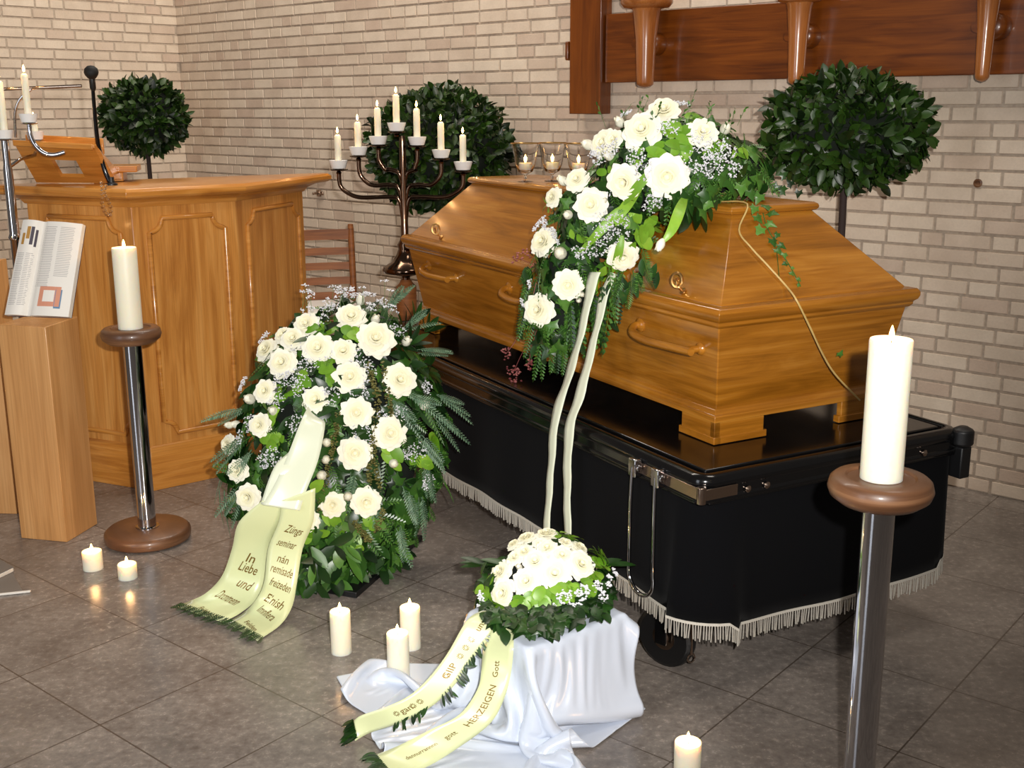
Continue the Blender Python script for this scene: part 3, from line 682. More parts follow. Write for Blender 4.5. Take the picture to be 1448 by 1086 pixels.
lab = {'topmost': 'slim lit candle at the centre and top of the seven-branched candelabrum', 'l1': 'slim lit candle on the innermost left arm of the seven-branched candelabrum', 'r1': 'slim lit candle on the innermost right arm of the seven-branched candelabrum',
       'l2': 'slim lit candle on the middle left arm of the seven-branched candelabrum', 'r2': 'slim lit candle on the middle right arm of the seven-branched candelabrum', 'l3': 'slim lit candle on the outermost left arm of the seven-branched candelabrum', 'r3': 'slim lit candle on the outermost right arm of the seven-branched candelabrum, beside the coffin'}
joins = {'l1': 248, 'r1': 247, 'l2': 280, 'r2': 278, 'l3': 298, 'r3': 298}
for x, y, k in cups:
    dx, z = mz(x, y)
    if k != 'topmost':
        jx, jz = 0, zc(joins[k]); sg = 1 if dx > 0 else -1; zb_ = jz + (.03 if k[1] != '3' else .035)
        low = {'1': 240, '2': 262, '3': 279}[k[1]]; zl = zc(low)
        pts = [(sg * .006, 0, zc(joins[k] + (8 if k[1] == '1' else 14))), (sg * .02, 0, zl - .012), (sg * .06, 0, zl + .002), (dx * .62 + sg * .01, 0, zl), (dx * .86, 0, zl + .018), (dx * .985, 0, zl + (z - zl) * .42), (dx, 0, z - .012)]
        MB().tube(catmull(pts, 6), .0095, 10).build('arm', M['bronze'], men, smooth=60)
    MB().lathe([(.01, -.022), (.012, -.015), (.008, -.010), (.036, -.006), (.040, -.003), (.038, 0), (.012, .0)], (dx, 0, z), 20).build('drip_plate', M['bronze'], men, smooth=50)
    MB().lathe([(.022, .001), (.030, .003), (.040, .034), (.0405, .0375), (.037, .0375), (.028, .028), (.0005, .024)], (dx, 0, z), 24).build('drip_cup', M['porcelain'], men, smooth=50)
    htop = {'topmost': 133, 'l1': 152, 'r1': 153, 'l2': 172, 'r2': 172, 'l3': 190, 'r3': 190}[k]
    zt = atD(x, htop, MD).z
    candle((cxy.x + dx, cxy.y, z + .025), .0145, zt - z - .025, lab[k], None, .22, flame=1.0, dip=False)

# ------------------------------------------------------------------ left edge candelabrum, only its right side is in the picture
c2 = atD(12, 250, 4.22); cand2 = thing('candelabrum', (c2.x, c2.y, 0), 'chrome candelabrum with white drip cups cut off by the left picture edge', 'candelabrum')
def nz(x, y): q = atD(x, y, 4.22); return q.x - c2.x, q.z
def zz(y): return atD(12, y, 4.22).z
MB().lathe([(.07, 0), (.07, .015), (.03, .03), (.018, .05), (.018, zz(340)), (.024, zz(336)), (.018, zz(330)), (.0165, zz(240)), (.013, zz(232)), (.013, zz(200)), (.011, zz(194))], n=24).build('stem', M['chrome'], cand2, smooth=60)
mb = MB(); 
def cup2(x, y, dyy=0):
    dx, z = nz(x, y)
    MB().lathe([(.008, -.02), (.009, -.012), (.006, -.006), (.028, -.003), (.03, 0), (.01, .001)], (dx, dyy, z), 20).build('drip_plate', M['chrome'], cand2, smooth=50)
    MB().lathe([(.02, .001), (.026, .003), (.032, .030), (.033, .033), (.030, .033), (.0005, .022)], (dx, dyy, z), 24).build('drip_cup', M['porcelain'], cand2, smooth=50)
    return dx, z
dx, z = cup2(41, 174); q = [nz(*v) for v in ((41, 176), (43, 190), (50, 205), (62, 216), (76, 219), (92, 215))]
MB().tube(catmull([(a, 0, b) for a, b in q], 5), .008, 10).build('arm', M['chrome'], cand2, smooth=60)
q = [nz(*v) for v in ((92, 216), (60, 222), (30, 232), (12, 236))]
zt = atD(41, 104, 4.22).z; candle((c2.x + dx, c2.y, z + .022), .0125, zt - z - .022, 'slim candle on the right arm of the candelabrum at the left edge', None, .25, dip=False)
dx, z = cup2(7, 197); zt = atD(7, 114, 4.22).z; candle((c2.x + dx, c2.y, z + .022), .0135, zt - z - .022, 'slim candle nearest the left picture edge on the chrome candelabrum', None, .25, dip=False)
dx, z = cup2(25, 200, .16); zt = atD(24, 175, 4.38).z; candle((c2.x + dx, c2.y + .16, z + .022), .0125, max(.05, zt - z - .022), 'short candle stub between the two slim candles of the left edge candelabrum', None, .2, dip=False)
MB().tube([(0, 0, zz(238)), (nz(16, 225)[0], .08, zz(226)), (nz(25, 214)[0], .15, zz(222)), (nz(25, 206)[0], .16, zz(211))], .007, 8).build('arm', M['chrome'], cand2, smooth=60)
a, b = nz(-10, 126), nz(108, 121); MB().tube([(a[0], .05, a[1]), (b[0], .05, b[1])], .006, 10).build('cross_rod', M['steel'], cand2, smooth=60)
q = [nz(*v) for v in ((14, 195), (13, 160), (20, 140), (36, 126))]
MB().tube(catmull([(a, .05, b) for a, b in q], 5), .005, 8).build('rod_bracket', M['chrome'], cand2, smooth=60)
candle((r1.x - .10, r1.y + .05, .932), .018, .035, 'small candle on the taller beech pillar at the left edge', None, .3)
# little crystal decoration on that pillar
mb = MB(); rng = random.Random(9); p = r1 + V((-.03, .02, .93))
for i in range(7): mb.lathe([(.0005, -.010), (.009, 0), (.0005, .010)], p + V((rng.uniform(-.02, .02), rng.uniform(-.02, .02), .010 + .012 * (i % 3))), 6)
tag(mb.build('crystal_cluster', M['glass'], smooth=0), 'little heap of clear crystals on the taller beech pillar', 'crystals')

# ------------------------------------------------------------------ goblets with floating candles on the coffin lid
ZL = ZB + .6023
gl = ['left goblet of clear glass holding a burning candle on the coffin lid', 'middle goblet of clear glass holding a burning candle on the coffin lid', 'right goblet of clear glass with candle, half hidden by the coffin flowers']
for i, (x, y) in enumerate(((743, 257), (781, 256), (818, 258))):
    p = atZ(x, y, ZL); g_ = thing('glass_goblet', (p.x, p.y, ZL), gl[i], 'goblet')
    MB().lathe([(.0005, 0), (.028, 0), (.028, .002), (.006, .005), (.0045, .02), (.008, .026), (.026, .036), (.036, .06), (.043, .10), (.052, .135), (.050, .135), (.041, .10), (.034, .061), (.024, .040), (.0005, .034)], n=28).build('glass_bowl', M['glass'], g_, smooth=60)
    MB().lathe([(.0525, .134), (.0515, .137), (.050, .134)], n=28).build('gilt_rim', M['brass'], g_, smooth=60, )
    candle((p.x, p.y, ZL + .0425), .0235, .024, ['floating candle burning inside the left goblet', 'floating candle burning inside the middle goblet', 'floating candle burning inside the right goblet'][i], None, .3, flame=1.15)
# ------------------------------------------------------------------ roses, leaves, sprigs
def rose_mesh(name, seed, open_=1.0, bud=False):
    rng = random.Random(seed); mb = MB()
    def petal(th, r0, r1, z0, z1, wid, curl, tipn, nu=5, nv=5, cup=0.0):
        vs = []
        for j in range(nv + 1):
            v = j / nv; r = r0 + (r1 - r0) * v ** 1.3; z = z0 + (z1 - z0) * math.sin(v * math.pi / 2 * (1 - .0 * v))
            if v > .6: r += curl * ((v - .6) / .4) ** 2; z -= curl * .8 * ((v - .6) / .4) ** 2
            for i in range(nu + 1):
                u = -1 + 2 * i / nu; ww = wid * (.55 + .45 * math.sin(min(1, v * 1.4) * math.pi / 2)) * (1 - .30 * max(0, (v - .65) / .35) ** 2)
                a = th + u * ww; rr = r * (1 - cup * u * u)
                tip = tipn * (1 - abs(u)) ** 1.5 * v ** 3
                ed = -.10 * abs(u) ** 3 * v * r1
                vs.append((rr * math.cos(a) + (tip + ed) * math.cos(th), rr * math.sin(a) + (tip + ed) * math.sin(th), z - abs(u) ** 2 * .05 * v + rng.uniform(-.012, .012)))
        n = nu + 1; mb.add(vs, [(j * n + i, j * n + i + 1, (j + 1) * n + i + 1, (j + 1) * n + i) for j in range(nv) for i in range(nu)])
    if bud:
        mb.lathe([(.10, -.75), (.34, -.6), (.56, -.25), (.60, .05), (.50, .42), (.30, .70), (.10, .82), (.001, .84)], n=12)
        k0 = len(mb.f)
        for k in range(5):
            th = k * 1.257 + rng.random() * .4; vs = []
            for jj in range(6):
                v = jj / 5; zz = -.72 + 1.5 * v; rr = .66 * math.sin(math.pi * min(.80, .12 + .76 * v)) + (.14 * max(0, v - .75) * 4 if k < 3 else 0)
                for ii in range(5):
                    u = -1 + ii / 2; a = th + u * .80 * (1 - .55 * v ** 3); vs.append((rr * math.cos(a), rr * math.sin(a), zz - .10 * abs(u) * v))
            mb.add(vs, [(jj * 5 + ii, jj * 5 + ii + 1, jj * 5 + ii + 6, jj * 5 + ii + 5) for jj in range(5) for ii in range(4)])
    else:
        mb.lathe([(.15, -.2), (.15, .36), (.12, .43), (.001, .46)], n=10)
        rings = [(3, .06, .15, -.1, .46, 1.25, -.02, 0), (3, .10, .24, -.15, .46, 1.2, .00, 0), (4, .18, .35, -.2, .44, 1.05, .02, .0), (4, .24, .46, -.25, .40, .98, .04, .01), (5, .28, .60, -.25, .32, .86, .07, .04)]
        outer = [(5, .36, .68 * open_, -.3, .24, .84, .10, .03), (5, .36, .76 * open_, -.38, .12, .76, .13, .06), (5, .36, .82 * open_, -.42, .0, .66, .13, .10), (5, .36, .84 * open_, -.45, -.10, .56, .13, .13)]
        off = rng.random() * 6
        for k, (n, r0, r1, z0, z1, wd, cu, tp) in enumerate(rings):
            off += .7 + rng.random() * .5
            for i in range(n): petal(off + i * 2 * math.pi / n + rng.uniform(-.12, .12), r0 * .6, r1 * rng.uniform(.95, 1.05), z0, z1 + rng.uniform(-.03, .03), wd, cu, tp, cup=.03)
        k0 = len(mb.f)
        for k, (n, r0, r1, z0, z1, wd, cu, tp) in enumerate(outer):
            off += math.pi / 5 + rng.uniform(-.1, .1)
            for i in range(n): petal(off + i * 2 * math.pi / n + rng.uniform(-.10, .10), r0 * .6, r1 * rng.uniform(.94, 1.05), z0, z1 + rng.uniform(-.03, .03), wd, cu, tp * rng.uniform(.7, 1.3), nu=6, cup=.06)
    me = bpy.data.meshes.new(name); me.from_pydata(mb.v, [], mb.f); me.materials.append(M['rose']); me.materials.append(M['rose_heart']); me.shade_smooth()
    me.polygons.foreach_set('material_index', [1 if (i < k0 and not bud) else 0 for i in range(len(mb.f))]); me.update(); return me
ROSES = [rose_mesh('rose_bloom', 11 + i, (1.0, 1.06, .94, .98, 1.02)[i]) for i in range(5)]
BUD = rose_mesh('rose_bud', 40, bud=True); OPEN = ROSES
def calyx_mesh():
    mb = MB()
    for i in range(5):
        a = i * 2 * math.pi / 5; d = V((math.cos(a), math.sin(a), 0)); s_ = V((-d.y, d.x, 0))
        mb.add([V((0, 0, -.5)), d * .3 + s_ * .12 + V((0, 0, -.4)), d * .62 + V((0, 0, -.1)), d * .3 - s_ * .12 + V((0, 0, -.4))], [(0, 1, 2, 3)])
    mb.lathe([(.05, -.9), (.08, -.62), (.2, -.5), (.12, -.35)], n=8)
    me = bpy.data.meshes.new('calyx'); me.from_pydata(mb.v, [], mb.f); me.materials.append(M['sepal']); me.update(); return me
CALYX = calyx_mesh()
RR = random.Random(77)
def put_rose(parent, pos, nrm, r, bud=False, name=None, cal=False):
    o = bpy.data.objects.new(name or ('rose_bud' if bud else 'rose'), BUD if bud else RR.choice(ROSES)); COL.objects.link(o)
    q = V(nrm).normalized().to_track_quat('Z', 'Y').to_matrix().to_4x4() @ Matrix.Rotation(RR.random() * 6.28, 4, 'Z') @ Matrix.Diagonal((r, r, r * (1.0 if not bud else 1.3), 1))
    o.parent = parent; fr = parent_frame(parent).inverted()
    o.matrix_basis = fr @ Matrix.Translation(V(pos)) @ q
    return o
# leaves
def leaf(mb, p, d, n, Lg, W, m=0, bend=.25, shape='oval', fold=.15):
    d = V(d).normalized(); n = V(n); n = (n - d * n.dot(d)).normalized(); s_ = d.cross(n)
    if shape == 'oval': prof = [(0, .06), (.18, .62), (.42, 1), (.68, .86), (.88, .45), (1, .02)]
    elif shape == 'long': prof = [(0, .2), (.3, .9), (.6, 1), (.85, .6), (1, .03)]
    elif shape == 'round': prof = [(0, .3), (.12, .85), (.4, 1.05), (.7, .95), (.9, .55), (1, .1)]
    vs = []
    for t_, w_ in prof:
        c = V(p) + d * (t_ * Lg) - n * (bend * Lg * t_ * t_)
        vs += [c + s_ * (w_ * W / 2) + n * (fold * w_ * W / 2), c, c - s_ * (w_ * W / 2) + n * (fold * w_ * W / 2)]
    mb.add(vs, [f for i in range(len(prof) - 1) for f in ((3 * i, 3 * i + 1, 3 * i + 4, 3 * i + 3), (3 * i + 1, 3 * i + 2, 3 * i + 5, 3 * i + 4))], m)
IVY = [(0, 0), (.25, -.12), (.52, -.30), (.48, .0), (.72, .28), (.45, .34), (.30, .55), (0, 1.0)]
def ivy(mb, p, d, n, Lg, m=0):
    d = V(d).normalized(); n = V(n); n = (n - d * n.dot(d)).normalized(); s_ = d.cross(n); p = V(p)
    pts = IVY + [(-x, y) for x, y in IVY[-2:0:-1]]
    vs = [p + d * (.35 * Lg) + n * (.05 * Lg)] + [p + s_ * (x * Lg * .8) + d * (y * Lg) - n * (.12 * Lg * abs(x) + .18 * Lg * max(0, y) ** 2) for x, y in pts]
    k = len(pts); mb.add(vs, [(0, i + 1, (i + 1) % k + 1) for i in range(k)], m)
def frond(mb, p, d, n, Lg, W, m=0, droop=.3, pairs=11):
    d = V(d).normalized(); n = V(n); n = (n - d * n.dot(d)).normalized(); s_ = d.cross(n); p = V(p)
    at_ = lambda t_: p + d * (t_ * Lg) - n * (droop * Lg * t_ * t_) + V((0, 0, -droop * .4 * Lg * t_ * t_))
    mb.tube([at_(k / 6) for k in range(7)], [.0014 * (1 - .7 * k / 6) for k in range(7)], 4, m, cap=False)
    for i in range(pairs):
        t_ = .12 + .86 * i / pairs; c = at_(t_); w_ = W * math.sin(math.pi * (.15 + .8 * t_)) * .5 + W * .06
        for sg in (-1, 1):
            e = (s_ * sg * .85 + d * .55).normalized(); q = Lg / pairs * .42; dn = -n * .12 * w_
            mb.add([c, c + e * (w_ * .5) + d * q + dn, c + e * w_ + dn * 2, c + e * (w_ * .5) - d * q * .6 + dn], [(0, 1, 2, 3)], m)
OCT = [(0, 1, 2), (0, 2, 3), (0, 3, 4), (0, 4, 1), (5, 2, 1), (5, 3, 2), (5, 4, 3), (5, 1, 4)]
def blob(mb, c, r, m=0, rng=random):
    a = rng.random() * 1.5; ca, sa = math.cos(a) * r, math.sin(a) * r; x, y, z = c
    mb.add([(x, y, z + r * .8), (x + ca, y + sa, z), (x - sa, y + ca, z), (x - ca, y - sa, z), (x + sa, y - ca, z), (x, y, z - r * .8)], OCT, m)
def gyp(mb, p, n, R, cnt, rng, fr=.0036):
    n = V(n).normalized(); t1 = n.orthogonal().normalized(); t2 = n.cross(t1)
    for i in range(cnt):
        a = rng.random() * 6.28; q = R * math.sqrt(rng.random()); e = V(p) + (t1 * math.cos(a) + t2 * math.sin(a)) * q + n * rng.uniform(.3, 1.0) * R * .6
        if rng.random() < .35: mb.add([V(p), V(p) + V((.0007, 0, .0003)), e], [(0, 1, 2)], 1)
        blob(mb, e, fr * rng.uniform(.7, 1.35), 0, rng)
        if rng.random() < .5: blob(mb, e + V((rng.uniform(-1, 1), rng.uniform(-1, 1), rng.uniform(-1, 1))) * fr * 1.6, fr * .8, 0, rng)
class Ell:
    def __init__(s, c, r, R=None): s.c = V(c); s.r = V(r); s.R = R or Matrix.Identity(3); s.Ri = s.R.transposed()
    def loc(s, p): q = s.Ri @ (V(p) - s.c); return V((q.x / s.r.x, q.y / s.r.y, q.z / s.r.z))
    def inside(s, p, k=1): return s.loc(p).length < k
    def nrm(s, p): q = s.Ri @ (V(p) - s.c); return (s.R @ V((q.x / s.r.x ** 2, q.y / s.r.y ** 2, q.z / s.r.z ** 2))).normalized()
    def hit(s, x, y):
        d = ray(x, y); o = s.loc(EYE); q = s.Ri @ d; q = V((q.x / s.r.x, q.y / s.r.y, q.z / s.r.z))
        A = q.dot(q); B = 2 * o.dot(q); C_ = o.dot(o) - 1; D_ = B * B - 4 * A * C_
        if D_ < 0: t_ = -B / (2 * A); return EYE + d * t_, t_
        t_ = (-B - math.sqrt(D_)) / (2 * A); return EYE + d * t_, t_
    def sample(s, rng):
        z = rng.uniform(-1, 1); a = rng.random() * 6.283; q = math.sqrt(1 - z * z); v = V((q * math.cos(a), q * math.sin(a), z))
        return s.c + s.R @ V((v.x * s.r.x, v.y * s.r.y, v.z * s.r.z))
class Blobs:
    def __init__(s, *e): s.e = e; s.w = [(q.r.x * q.r.y + q.r.x * q.r.z + q.r.y * q.r.z) for q in e]
    def hit(s, x, y):
        best = None
        for q in s.e:
            p, t_ = q.hit(x, y); miss = q.loc(p).length > 1.02
            k = (miss, t_ if not miss else q.loc(p).length)
            if best is None or k < best[0]: best = (k, p, q.nrm(p))
        return best[1], best[2]
    def sample(s, rng, ok=None):
        for _ in range(200):
            q = rng.choices(s.e, s.w)[0]; p = q.sample(rng)
            if any(o is not q and o.inside(p, .97) for o in s.e): continue
            n = q.nrm(p)
            if ok and not ok(p, n): continue
            return p, n
        return p, n
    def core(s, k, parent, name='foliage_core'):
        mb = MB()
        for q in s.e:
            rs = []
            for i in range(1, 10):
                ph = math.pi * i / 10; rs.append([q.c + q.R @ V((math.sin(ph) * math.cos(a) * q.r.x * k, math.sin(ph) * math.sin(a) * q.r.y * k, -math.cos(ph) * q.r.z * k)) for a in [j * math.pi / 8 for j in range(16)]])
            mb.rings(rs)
        o = mb.build(name, M['foliage_dark'], parent, world=True, smooth=80); return o

# ------------------------------------------------------------------ ribbons
class Ribbon:
    def __init__(s, left, right, sub=6):
        s.l = catmull(left, sub); s.r = catmull(right, sub); s.n = len(s.l)
        s.mid = [(a + b) / 2 for a, b in zip(s.l, s.r)]; s.acc = [0]
        for a, b in zip(s.mid, s.mid[1:]): s.acc.append(s.acc[-1] + (b - a).length)
        s.len = s.acc[-1]
    def at(s, u, q):    # u -1..1 across, q metres from start
        q = min(max(q, 0), s.len - 1e-6); i = 0
        while s.acc[i + 1] < q: i += 1
        f = (q - s.acc[i]) / max(1e-9, s.acc[i + 1] - s.acc[i])
        l = s.l[i].lerp(s.l[i + 1], f); r = s.r[i].lerp(s.r[i + 1], f)
        return l.lerp(r, (u + 1) / 2)
    def normal(s, u, q):
        a = s.at(u, q + .004) - s.at(u, q - .004); b = s.at(min(1, u + .2), q) - s.at(max(-1, u - .2), q)
        n = a.cross(b).normalized(); return n if n.dot(EYE - s.at(u, q)) > 0 else -n
    def build(s, name, mat, parent, nx=6, ripple=0, wav=.05, seed=0, thick=.0006):
        mb = MB(); vs = []; rg = random.Random(seed); p0 = rg.random() * 6
        for i in range(s.n):
            for j in range(nx + 1):
                u = -1 + 2 * j / nx; p = s.l[i].lerp(s.r[i], j / nx)
                if ripple: p = p + s.normal(0, s.acc[i]) * (ripple * math.sin(s.acc[i] / wav * 6.28 + p0 + u * .6) + ripple * .6 * math.sin(u * 2.2 + p0))
                vs.append(p)
        k = nx + 1; mb.add(vs, [(i * k + j, i * k + j + 1, (i + 1) * k + j + 1, (i + 1) * k + j) for i in range(s.n - 1) for j in range(nx)])
        o = mb.build(name, mat, parent, world=True, smooth=80); q = o.modifiers.new('thick', 'SOLIDIFY'); q.thickness = thick; q.offset = 0; return o
def ribbon_text(rib, txt, q, size,  parent, name, u0=0, rot=0, off=.0016, along=False, shear=0, wide=None):
    cu = bpy.data.curves.new('lettering', 'FONT'); cu.body = txt; cu.size = size; cu.align_x = 'CENTER'; cu.align_y = 'CENTER'; cu.resolution_u = 2; cu.shear = shear; cu.offset = size * .006
    tmp = bpy.data.objects.new('lettering', cu); COL.objects.link(tmp)
    dg = bpy.context.evaluated_depsgraph_get(); me = bpy.data.meshes.new_from_object(tmp.evaluated_get(dg)); bpy.data.objects.remove(tmp)
    fr = parent_frame(parent).inverted(); ca, sa = math.cos(rot), math.sin(rot)
    kx = 1
    if wide: xs = [v.co.x for v in me.vertices]; kx = wide / (max(xs) - min(xs))
    for v in me.vertices:
        x, y = v.co.x * kx, v.co.y
        if along: x, y = -y, x
        x, y = x * ca - y * sa, x * sa + y * ca
        hw = (rib.at(1, q) - rib.at(-1, q)).length / 2
        u = u0 + x / hw; qq = q - y
        u = max(-.97, min(.97, u)); v.co = fr @ (rib.at(u, qq) + rib.normal(u, qq) * off)
    me.materials.clear(); me.materials.append(M['gold']); me.name = name
    o = bpy.data.objects.new(name, me); COL.objects.link(o); o.parent = parent; return o

# ------------------------------------------------------------------ clipped laurel trees
def topiary(px, py, d, rx, rz, label, seed, nleaf, ls, ky=1):
    c = atD(px, py, d); t_ = thing('laurel_tree', (c.x, c.y, 0), label, 'tree'); rng = random.Random(seed)
    e = Ell((c.x, c.y, c.z), (rx * .93, rx * .93 * ky, rz * .93)); B = Blobs(e); B.core(.84, t_)
    mb = MB()
    for i in range(nleaf):
        p, n = B.sample(rng); p = e.c + (p - e.c) * rng.uniform(.80, 1.03) * (1 + .12 * noise.noise(p * 9))
        d_ = (n + V((rng.uniform(-1, 1), rng.uniform(-1, 1), rng.uniform(-.8, 1)))).normalized()
        leaf(mb, p, d_, n + V((rng.uniform(-.9, .9), rng.uniform(-.9, .9), .4 + rng.uniform(-.6, .6))), ls * rng.uniform(.7, 1.15), ls * .52, 0, .15, 'oval', .3)
    mb.build('leaf_crown', M['laurel'], t_, world=True, smooth=80)
    lo = c.z - rz * .8
    MB().tube([(c.x, c.y, .25), (c.x + .006, c.y, (lo + .25) / 2), (c.x, c.y, lo + .05)], [.016, .014, .013], 10).build('trunk', M['bark'], t_, world=True, smooth=60)
    MB().lathe([(.09, 0), (.12, .01), (.15, .26), (.165, .265), (.165, .30), (.15, .30), (.145, .27), (.001, .265)], n=28).build('planter', M['terracotta'], t_, smooth=40)
    return t_
topiary(205, 165, 6.9, .245, .215, 'small clipped laurel tree in the wall corner behind the pulpit', 1, 1500, .06)
topiary(622, 211, 5.62, .355, .295, 'wide dome-shaped laurel tree behind the candelabrum', 2, 2600, .055, .76)
topiary(1198, 186, 4.12, .285, .200, 'clipped laurel tree behind the near end of the coffin under the beam', 3, 1900, .058)

# ------------------------------------------------------------------ standing wreath
tilt = math.radians(22)
Rw = Matrix(((1, 0, 0), (0, math.cos(tilt), math.sin(tilt)), (0, -math.sin(tilt), math.cos(tilt))))
Rw = Rw @ Matrix.Rotation(math.radians(-7), 3, 'Y').inverted()
we = Ell((-.555, 3.57, .405), (.325, .20, .435), Rw)
we2 = Ell((-.60, 3.51, .27), (.30, .17, .22), Rw)
WB = Blobs(we, we2)
wreath = thing('standing_wreath', (-.56, 3.45, 0), 'large upright wreath of cream roses with a lettered green satin sash on the floor', 'wreath')
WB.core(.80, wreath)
wr = [(497, 453, 18), (436, 463, 15), (404, 478, 11), (418, 483, 15), (530, 483, 21), (452, 496, 18), (486, 499, 15.5), (383, 499, 15), (403, 516, 17), (495, 535, 19), (447, 566, 15.5), (379, 555, 14), (563, 539, 19),
      (504, 585, 18), (550, 613, 20), (502, 641, 19), (371, 602, 13), (330, 629, 12), (341, 666, 13), (355, 702, 15.5), (471, 713, 15), (517, 709, 17), (438, 735, 13)]
wb_ = [(358, 566, 9), (340, 601, 7), (597, 574, 9), (572, 486, 8), (530, 456, 8), (509, 431, 8), (389, 582, 8), (462, 650, 8), (492, 701, 8), (555, 655, 8), (456, 672, 9), (463, 626, 8), (330, 602, 6)]
def roses_on(Bl, lst, bl, parent, lift=.006, face=.45, sc=1.24):
    out = []
    for lst_, bud in ((lst, False), (bl, True)):
        for x, y, r in lst_:
            p, n = Bl.hit(x, y); n = (n * (1 - face) + (EYE - p).normalized() * face).normalized()
            R = r * sc * (p - EYE).length / FPX; p = p + n * (lift + R * .25); put_rose(parent, p, n, R, bud); out.append((p, R))
    return out
wp_ = roses_on(WB, wr, wb_, wreath, lift=.012)
def clear(p, lst, k=.8): return all((p - q).length > R * k for q, R in lst)
rng = random.Random(21); dark, mid_, bright, grey, fern = MB(), MB(), MB(), MB(), MB(); g1 = MB()
front = lambda p, n: n.y < .35 and p.z > .03
def jit(n, rng, k=.7): return (n + V((rng.uniform(-1, 1), rng.uniform(-1, 1), rng.uniform(-1, 1))) * k).normalized()
def tang(n, rng, down=.4):
    v = V((rng.uniform(-1, 1), rng.uniform(-1, 1), rng.uniform(-1, 1) - down)); v = v - n * n.dot(v) * .75; return v.normalized()
for i in range(680):
    p, n = WB.sample(rng, front); q = p - n * .02
    radial = (p - we.c); radial.y *= .3
    d_ = (radial.normalized() * .8 + tang(n, rng)).normalized()
    leaf(dark, q, d_, jit(n, rng, .3), rng.uniform(.06, .10), rng.uniform(.026, .04), 0, .3)
for i in range(190):
    p, n = WB.sample(rng, front); frond(fern, p - n * .01, (tang(n, rng, .6) + (p - we.c) * 1.2), n, rng.uniform(.08, .14), .035, 0, .2)
for i in range(260):
    p, n = WB.sample(rng, front); ivy(mid_ if i % 2 else dark, p - n * .004, tang(n, rng, .4) + n * .2, n, rng.uniform(.035, .055))
def leafcol(B, n_, fn, ok):
    for i in range(n_):
        p, n = B.sample(rng, ok)
        fn(p, n)
# bright rosettes of leaves low and between roses
for x, y, k in ((505, 480, 7), (465, 525, 6), (424, 540, 5), (470, 510, 5), (400, 560, 5), (452, 470, 5), (382, 625, 6), (475, 740, 8), (445, 755, 8), (500, 770, 7), (330, 720, 6), (335, 730, 5), (520, 745, 6), (548, 640, 4), (610, 620, 4), (430, 640, 4), (498, 800, 7), (470, 800, 7), (450, 700, 5), (385, 590, 4), (590, 650, 5)):
    p, n = WB.hit(x, y)
    for j in range(k):
        q = p + V((rng.uniform(-.02, .02), 0, rng.uniform(-.02, .02))) + n * .004
        leaf(bright if y < 660 or rng.random() < .4 else mid_, q, tang(n, rng, .2) + n * .25, n, rng.uniform(.035, .06), rng.uniform(.026, .038), 0, .25, 'round')
for i in range(200):
    p, n = WB.sample(rng, lambda p, n: front(p, n) and p.z < .32)
    leaf(mid_ if i % 3 else dark, p, (tang(n, rng, 1.2) + n * .2), n, rng.uniform(.06, .10), rng.uniform(.026, .04), 0, .3, 'long')
for i in range(150):
    x = rng.uniform(415, 560); y = rng.uniform(770, 836 - max(0, x - 505) * .9); dd = 3.235 + max(0, x - 480) * .0022 + rng.uniform(0, .08)
    p = atD(x, y, dd); p.z = max(p.z, .045)
    leaf(mid_ if i % 3 == 0 else dark, p, V((rng.uniform(-1, 1), -.35, rng.uniform(-1.1, -.1))), V((rng.uniform(-1, 1), -.7, rng.uniform(.1, 1.4))), rng.uniform(.05, .095), rng.uniform(.024, .036), 0, rng.uniform(-.1, .3), 'long')
for x, y, dx, dy in ((330, 655, -.5, -.7), (345, 690, -.4, -.8), (345, 620, -.7, -.4), (360, 640, -.6, -.6), (555, 570, .5, -.5), (590, 620, .6, -.7), (600, 660, .4, -1), (588, 700, .2, -1), (575, 560, .7, -.2), (350, 580, -.8, -.1), (520, 690, .1, -1), (490, 610, -.1, -1), (495, 560, 0, -1), (500, 670, -.2, -1), (570, 690, .3, -1), (560, 740, .3, -1), (320, 690, -.3, -1), (565, 470, .8, .6), (590, 500, .9, .1), (545, 445, .6, .9), (610, 560, .8, -.2), (612, 590, .7, -.6)):
    p, n = WB.hit(x, y)
    for j in range(3): frond(grey, p + n * .012 + V((rng.uniform(-.015, .015), 0, rng.uniform(-.01, .01))), V((dx + rng.uniform(-.25, .25), -.15, dy + rng.uniform(-.25, .25))), n, rng.uniform(.09, .15), .034, 0, .15, 13)
for x, y, a in ((570, 470, .9), (585, 455, .7), (578, 488, .2), (600, 470, .4)):
    p, n = WB.hit(x, y)
    for j in range(4): leaf(dark, p, V((math.cos(a + j * .4), -.2, math.sin(a + j * .4))), n, .08, .024, 0, .1)
for x, y, R in ((470, 440, .035), (500, 425, .04), (540, 435, .03), (455, 455, .03), (560, 470, .03), (412, 500, .03), (440, 515, .04), (430, 548, .04), (420, 535, .035), (460, 500, .03), (512, 510, .035), (520, 530, .03), (400, 540, .03), (510, 557, .035), (395, 570, .035), (360, 600, .03), (470, 560, .03), (510, 610, .03), (515, 620, .035), (380, 650, .03), (390, 648, .035), (350, 545, .03), (345, 620, .025), (565, 585, .025), (585, 640, .035), (600, 680, .03), (600, 550, .025), (378, 480, .025), (505, 660, .02), (440, 490, .03), (575, 640, .02), (420, 600, .03), (540, 590, .02), (490, 415, .03), (520, 420, .025)):
    p, n = WB.hit(x, y); p = we.c + (p - we.c) * .97; gyp(g1, p + n * .015, n, R, int(1500 * R), rng, .0030)
